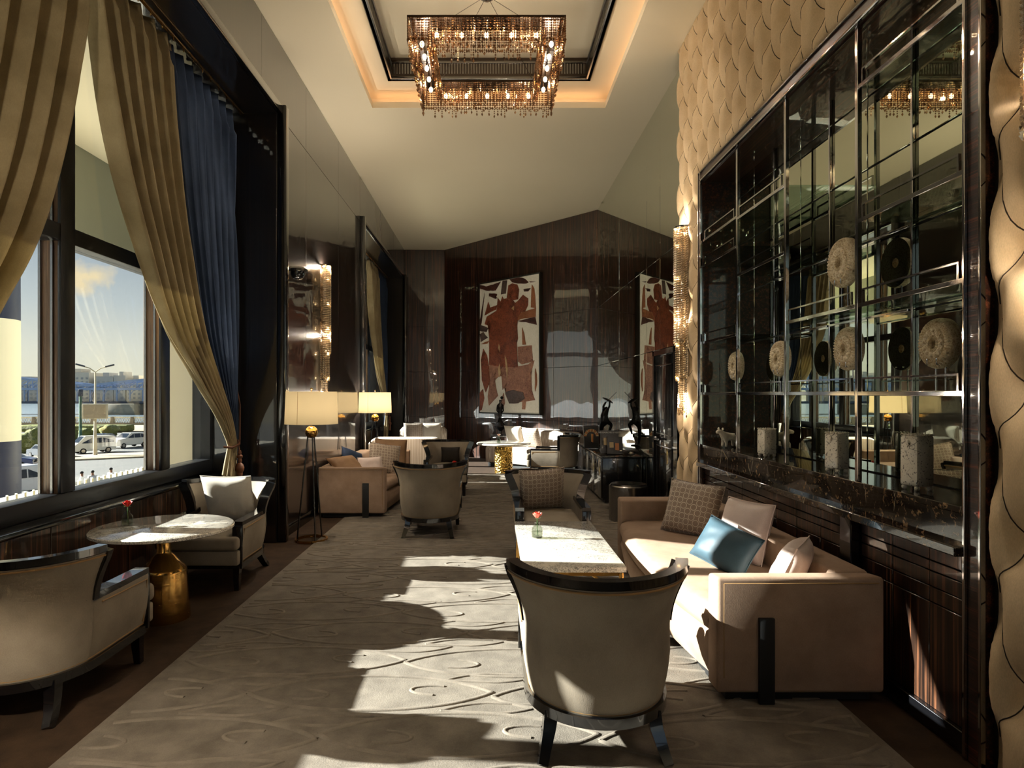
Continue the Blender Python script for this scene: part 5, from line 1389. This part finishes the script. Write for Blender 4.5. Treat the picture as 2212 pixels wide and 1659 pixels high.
def car(kind, x, y, rz, paintc, label, cat='car'):
    t = thing({'van': 'van', 'suv': 'car', 'sedan': 'car'}[kind], label, cat, (x, y, GZ), R(rz))
    pm = plain('car_paint', paintc, .25, Coat_Weight=.8)
    L, W, H, bz, hz, prof, glass = {
        'sedan': (4.4, 1.75, 1.42, .28, .88, [(-2.2, .45), (-2.15, .85), (-1.35, .95), (-.75, 1.40), (.55, 1.42), (1.25, .98), (2.1, .84), (2.2, .5)], [(-1.15, .98), (-.72, 1.33), (.5, 1.35), (1.05, .98)]),
        'suv': (4.7, 1.85, 1.8, .35, 1.05, [(-2.35, .5), (-2.3, 1.15), (-2.1, 1.75), (.3, 1.8), (1.05, 1.2), (2.2, 1.08), (2.35, .6)], [(-2.0, 1.2), (-1.9, 1.65), (.2, 1.7), (.85, 1.2)]),
        'van': (4.2, 1.7, 1.95, .3, 1.0, [(-2.1, .4), (-2.1, 1.6), (-1.9, 1.9), (1.0, 1.95), (1.75, 1.2), (2.05, 1.0), (2.1, .45)], [(-1.9, 1.15), (-1.8, 1.68), (.9, 1.72), (1.4, 1.15)])}[kind]
    pts = [(prof[0][0], bz)] + prof + [(prof[-1][0], bz)]
    V = []; F = []; n = len(pts)
    for s, k in ((-1, 1), (1, 1)):
        for px, pz in pts: V.append((px, s * W / 2 * (1 - .16 * max(0, (pz - hz) / (H - hz))), pz))
    for i in range(n):
        j = (i + 1) % n; F.append((i, j, n + j, n + i))
    F.append(tuple(range(n))); F.append(tuple(range(2 * n - 1, n - 1, -1)))
    b = mk('body', V, F, pm, t, True, 25)
    md = b.modifiers.new('edge', 'BEVEL'); md.width = .07; md.segments = 3; md.limit_method = 'ANGLE'
    for s in (-1, 1):
        cuts = [0, .36, .68, 1.0]
        x0, x1 = glass[0][0], glass[3][0]
        def zt(xx): return table([(glass[0][0], glass[0][1] + .02), (glass[1][0], glass[1][1]), (glass[2][0], glass[2][1]), (glass[3][0], glass[3][1] + .02)], xx)
        for a, c_ in zip(cuts, cuts[1:]):
            xa, xb = lerp(x0, x1, a) + .04, lerp(x0, x1, c_) - .04
            q = [(xa, glass[0][1]), (xb, glass[0][1]), (xb, zt(xb)), (xa, zt(xa))]
            def yy(z): return s * (W / 2 * (1 - .16 * max(0, (z - hz) / (H - hz))) + .012)
            mk('side_window', [(px, yy(pz), pz) for px, pz in q], [(0, 1, 2, 3)], M['carglass'], b)
    fr = [p for p in prof if p[0] > 0][:2] if kind != 'sedan' else [(.55, 1.42), (1.25, .98)]
    (xa, za), (xb, zb_) = ((.3, 1.8), (1.05, 1.2)) if kind == 'suv' else ((1.0, 1.95), (1.75, 1.2)) if kind == 'van' else ((.55, 1.42), (1.25, .98))
    dx, dz = xb - xa, zb_ - za; nn = math.hypot(dx, dz); ox, oz = -dz / nn * .02, dx / nn * .02
    mk('windscreen', [(lerp(xa, xb, .1) + ox, -W * .36, lerp(za, zb_, .1) + oz), (lerp(xa, xb, .95) + ox, -W * .43, lerp(za, zb_, .95) + oz), (lerp(xa, xb, .95) + ox, W * .43, lerp(za, zb_, .95) + oz), (lerp(xa, xb, .1) + ox, W * .36, lerp(za, zb_, .1) + oz)], [(0, 1, 2, 3)], M['carglass'], b)
    for sx in (-1, 1):
        for s in (-1, 1):
            wv, wf = sweep_data([(sx * L * .30, s * (W / 2 - .18), .32), (sx * L * .30, s * (W / 2 + .02), .32)], circ(.32, 18), False, (0, 0, 1))
            wh = mk('wheel', wv, wf, M['tyre'], t); wv, wf = sweep_data([(sx * L * .30, s * (W / 2 + .0), .32), (sx * L * .30, s * (W / 2 + .03), .32)], circ(.19, 14), False, (0, 0, 1)); mk('hub', wv, wf, M['steel'], wh)
    for s in (-1, 1): box('headlamp', (L / 2 - .08, s * W * .33 - .16, .62), (L / 2 + .02, s * W * .33 + .16, .80), M['steel'], t, .03)
    box('grille', (L / 2 - .05, -W * .2, .5), (L / 2 + .02, W * .2, .76), M['tyre'], t, .02)
car('van', -44.2, 72, -128, (226, 220, 204), 'white van parked behind the street lamp', 'van')
car('sedan', -45.6, 66.5, -30, (34, 44, 58), 'dark blue sedan parked in front of the white van')
car('suv', -44.4, 79.5, -112, (222, 214, 198), 'white sport utility car with its front to the camera')
car('sedan', -50.2, 84, -112, (70, 80, 96), 'grey blue sedan behind the white sport utility car')
car('sedan', -42.6, 57, 20, (52, 66, 118), 'blue car seen past the banded column')
car('van', -30.8, 42, 60, (226, 224, 220), 'white van roof at the lower edge of the window beside the column', 'van')

def person(x, y, rz, label, sx=1.0):
    t = thing('person', label, 'person', (x, y, GZ), R(rz))
    skin_mesh('body', [(0, 0, .95, .15), (0, 0, 1.15, .15), (0, 0, 1.38, .17), (0, 0, 1.50, .07), (0, .0, 1.62, .085), (0, 0, 1.72, .08),
                       (.20, 0, 1.42, .06), (.25, .02, 1.15, .05), (.2, .16, 1.0, .04), (-.20, 0, 1.42, .06), (-.25, .02, 1.15, .05), (-.2, .16, 1.0, .04),
                       (.1, 0, .85, .1), (.11, .02, .48, .075), (.11, 0, .06, .05), (-.1, 0, .85, .1), (-.11, .02, .48, .075), (-.11, 0, .06, .05)],
              [(0, 1), (1, 2), (2, 3), (3, 4), (4, 5), (2, 6), (6, 7), (7, 8), (2, 9), (9, 10), (10, 11), (0, 12), (12, 13), (13, 14), (0, 15), (15, 16), (16, 17)], M['skin'], t)
    skin_mesh('shirt', [(0, 0, .9, .18), (0, 0, 1.15, .17), (0, 0, 1.38, .19), (0, 0, 1.46, .10), (.21, 0, 1.42, .085), (.255, .02, 1.2, .075), (-.21, 0, 1.42, .085), (-.255, .02, 1.2, .075)],
              [(0, 1), (1, 2), (2, 3), (2, 4), (4, 5), (2, 6), (6, 7)], M['shirt'], t, 1)
    sphere('hair', (0, -.015, 1.72), .105, M['hair'], t, 14, (1, 1.05, .85))
for px, Y, rz, lb in ((177, 40, -60, 'person in a white shirt, first of three heads over the fence from the column'), (200, 40.5, 20, 'person in a white shirt with the head turned, middle of the three over the fence'), (240, 42, -20, 'person with dark hair whose head alone shows over the fence')):
    person((px - 1060) * Y / 1400, Y, rz, lb)

br = thing('bridge', 'blue grey steel truss bridge over the river', 'bridge', (-170, 300, 0))
box('lower_deck', (-90, -5, -3.0), (75, 5, -2.0), M['darksteel'], br); box('upper_deck', (-90, -6, 3.2), (75, 6, 4.2), M['steelblue'], br)
pm_ = None
for i in range(28):
    x = -90 + i * 6
    o = boxes('column', [((x - .25, -5.6, -2.0), (x + .25, -5.1, 3.2)), ((x - .25, 5.1, -2.0), (x + .25, 5.6, 3.2))], M['steelblue'], br)
    tube('column_brace', [(x + .2, -5.4, 1.2), (x + 1.8, -5.4, 3.2)], .2, M['steelblue'], br, 5)
box('hand_rail', (-90, -5.9, 5.6), (75, -5.6, 5.9), M['steelblue'], br)
setp(boxes('baluster', [((-90 + i * 1.5 - .08, -5.9, 4.2), (-90 + i * 1.5 + .08, -5.6, 5.6)) for i in range(110)], M['steelblue'], br), kind='stuff')
for y in (-5.5, 5.5):
    ch = [(-90 + i * 5.5, y, 5.2 + 4.4 * abs(math.cos((i - 3) * PI / 22))) for i in range(31)]
    sweep('top_chord', ch, rect(.9, .9), M['steelblue'], br)
    for i in range(30): tube('diagonal', [(ch[i][0], y, 4.2), ch[i + 1]], .2, M['steelblue'], br, 4)
    for i in range(31): tube('hanger', [(ch[i][0], y, 4.2), ch[i]], .22, M['steelblue'], br, 4)
for x in (-80, 2): box('bridge_pier', (x - 5, -9, -9), (x + 8, 9, -3), M['concrete'], br, .8)
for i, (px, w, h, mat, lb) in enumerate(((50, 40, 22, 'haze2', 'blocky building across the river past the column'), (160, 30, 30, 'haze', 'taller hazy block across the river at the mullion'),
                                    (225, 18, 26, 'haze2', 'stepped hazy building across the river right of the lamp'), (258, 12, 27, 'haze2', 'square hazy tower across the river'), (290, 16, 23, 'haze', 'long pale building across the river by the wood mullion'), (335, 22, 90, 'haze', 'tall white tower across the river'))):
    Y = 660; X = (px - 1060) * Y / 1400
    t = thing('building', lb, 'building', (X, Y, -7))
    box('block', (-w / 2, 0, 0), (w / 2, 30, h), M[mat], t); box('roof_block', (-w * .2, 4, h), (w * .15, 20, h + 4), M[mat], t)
    rw = []
    for a in range(int(w / 5)):
        for b in range(int(h / 4) - 1): rw.append(((-w / 2 + 2 + a * 5, -.3, 3 + b * 4), (-w / 2 + 4.2 + a * 5, .2, 5 + b * 4)))
    setp(boxes('window', rw, M['haze_win'], t), kind='stuff')
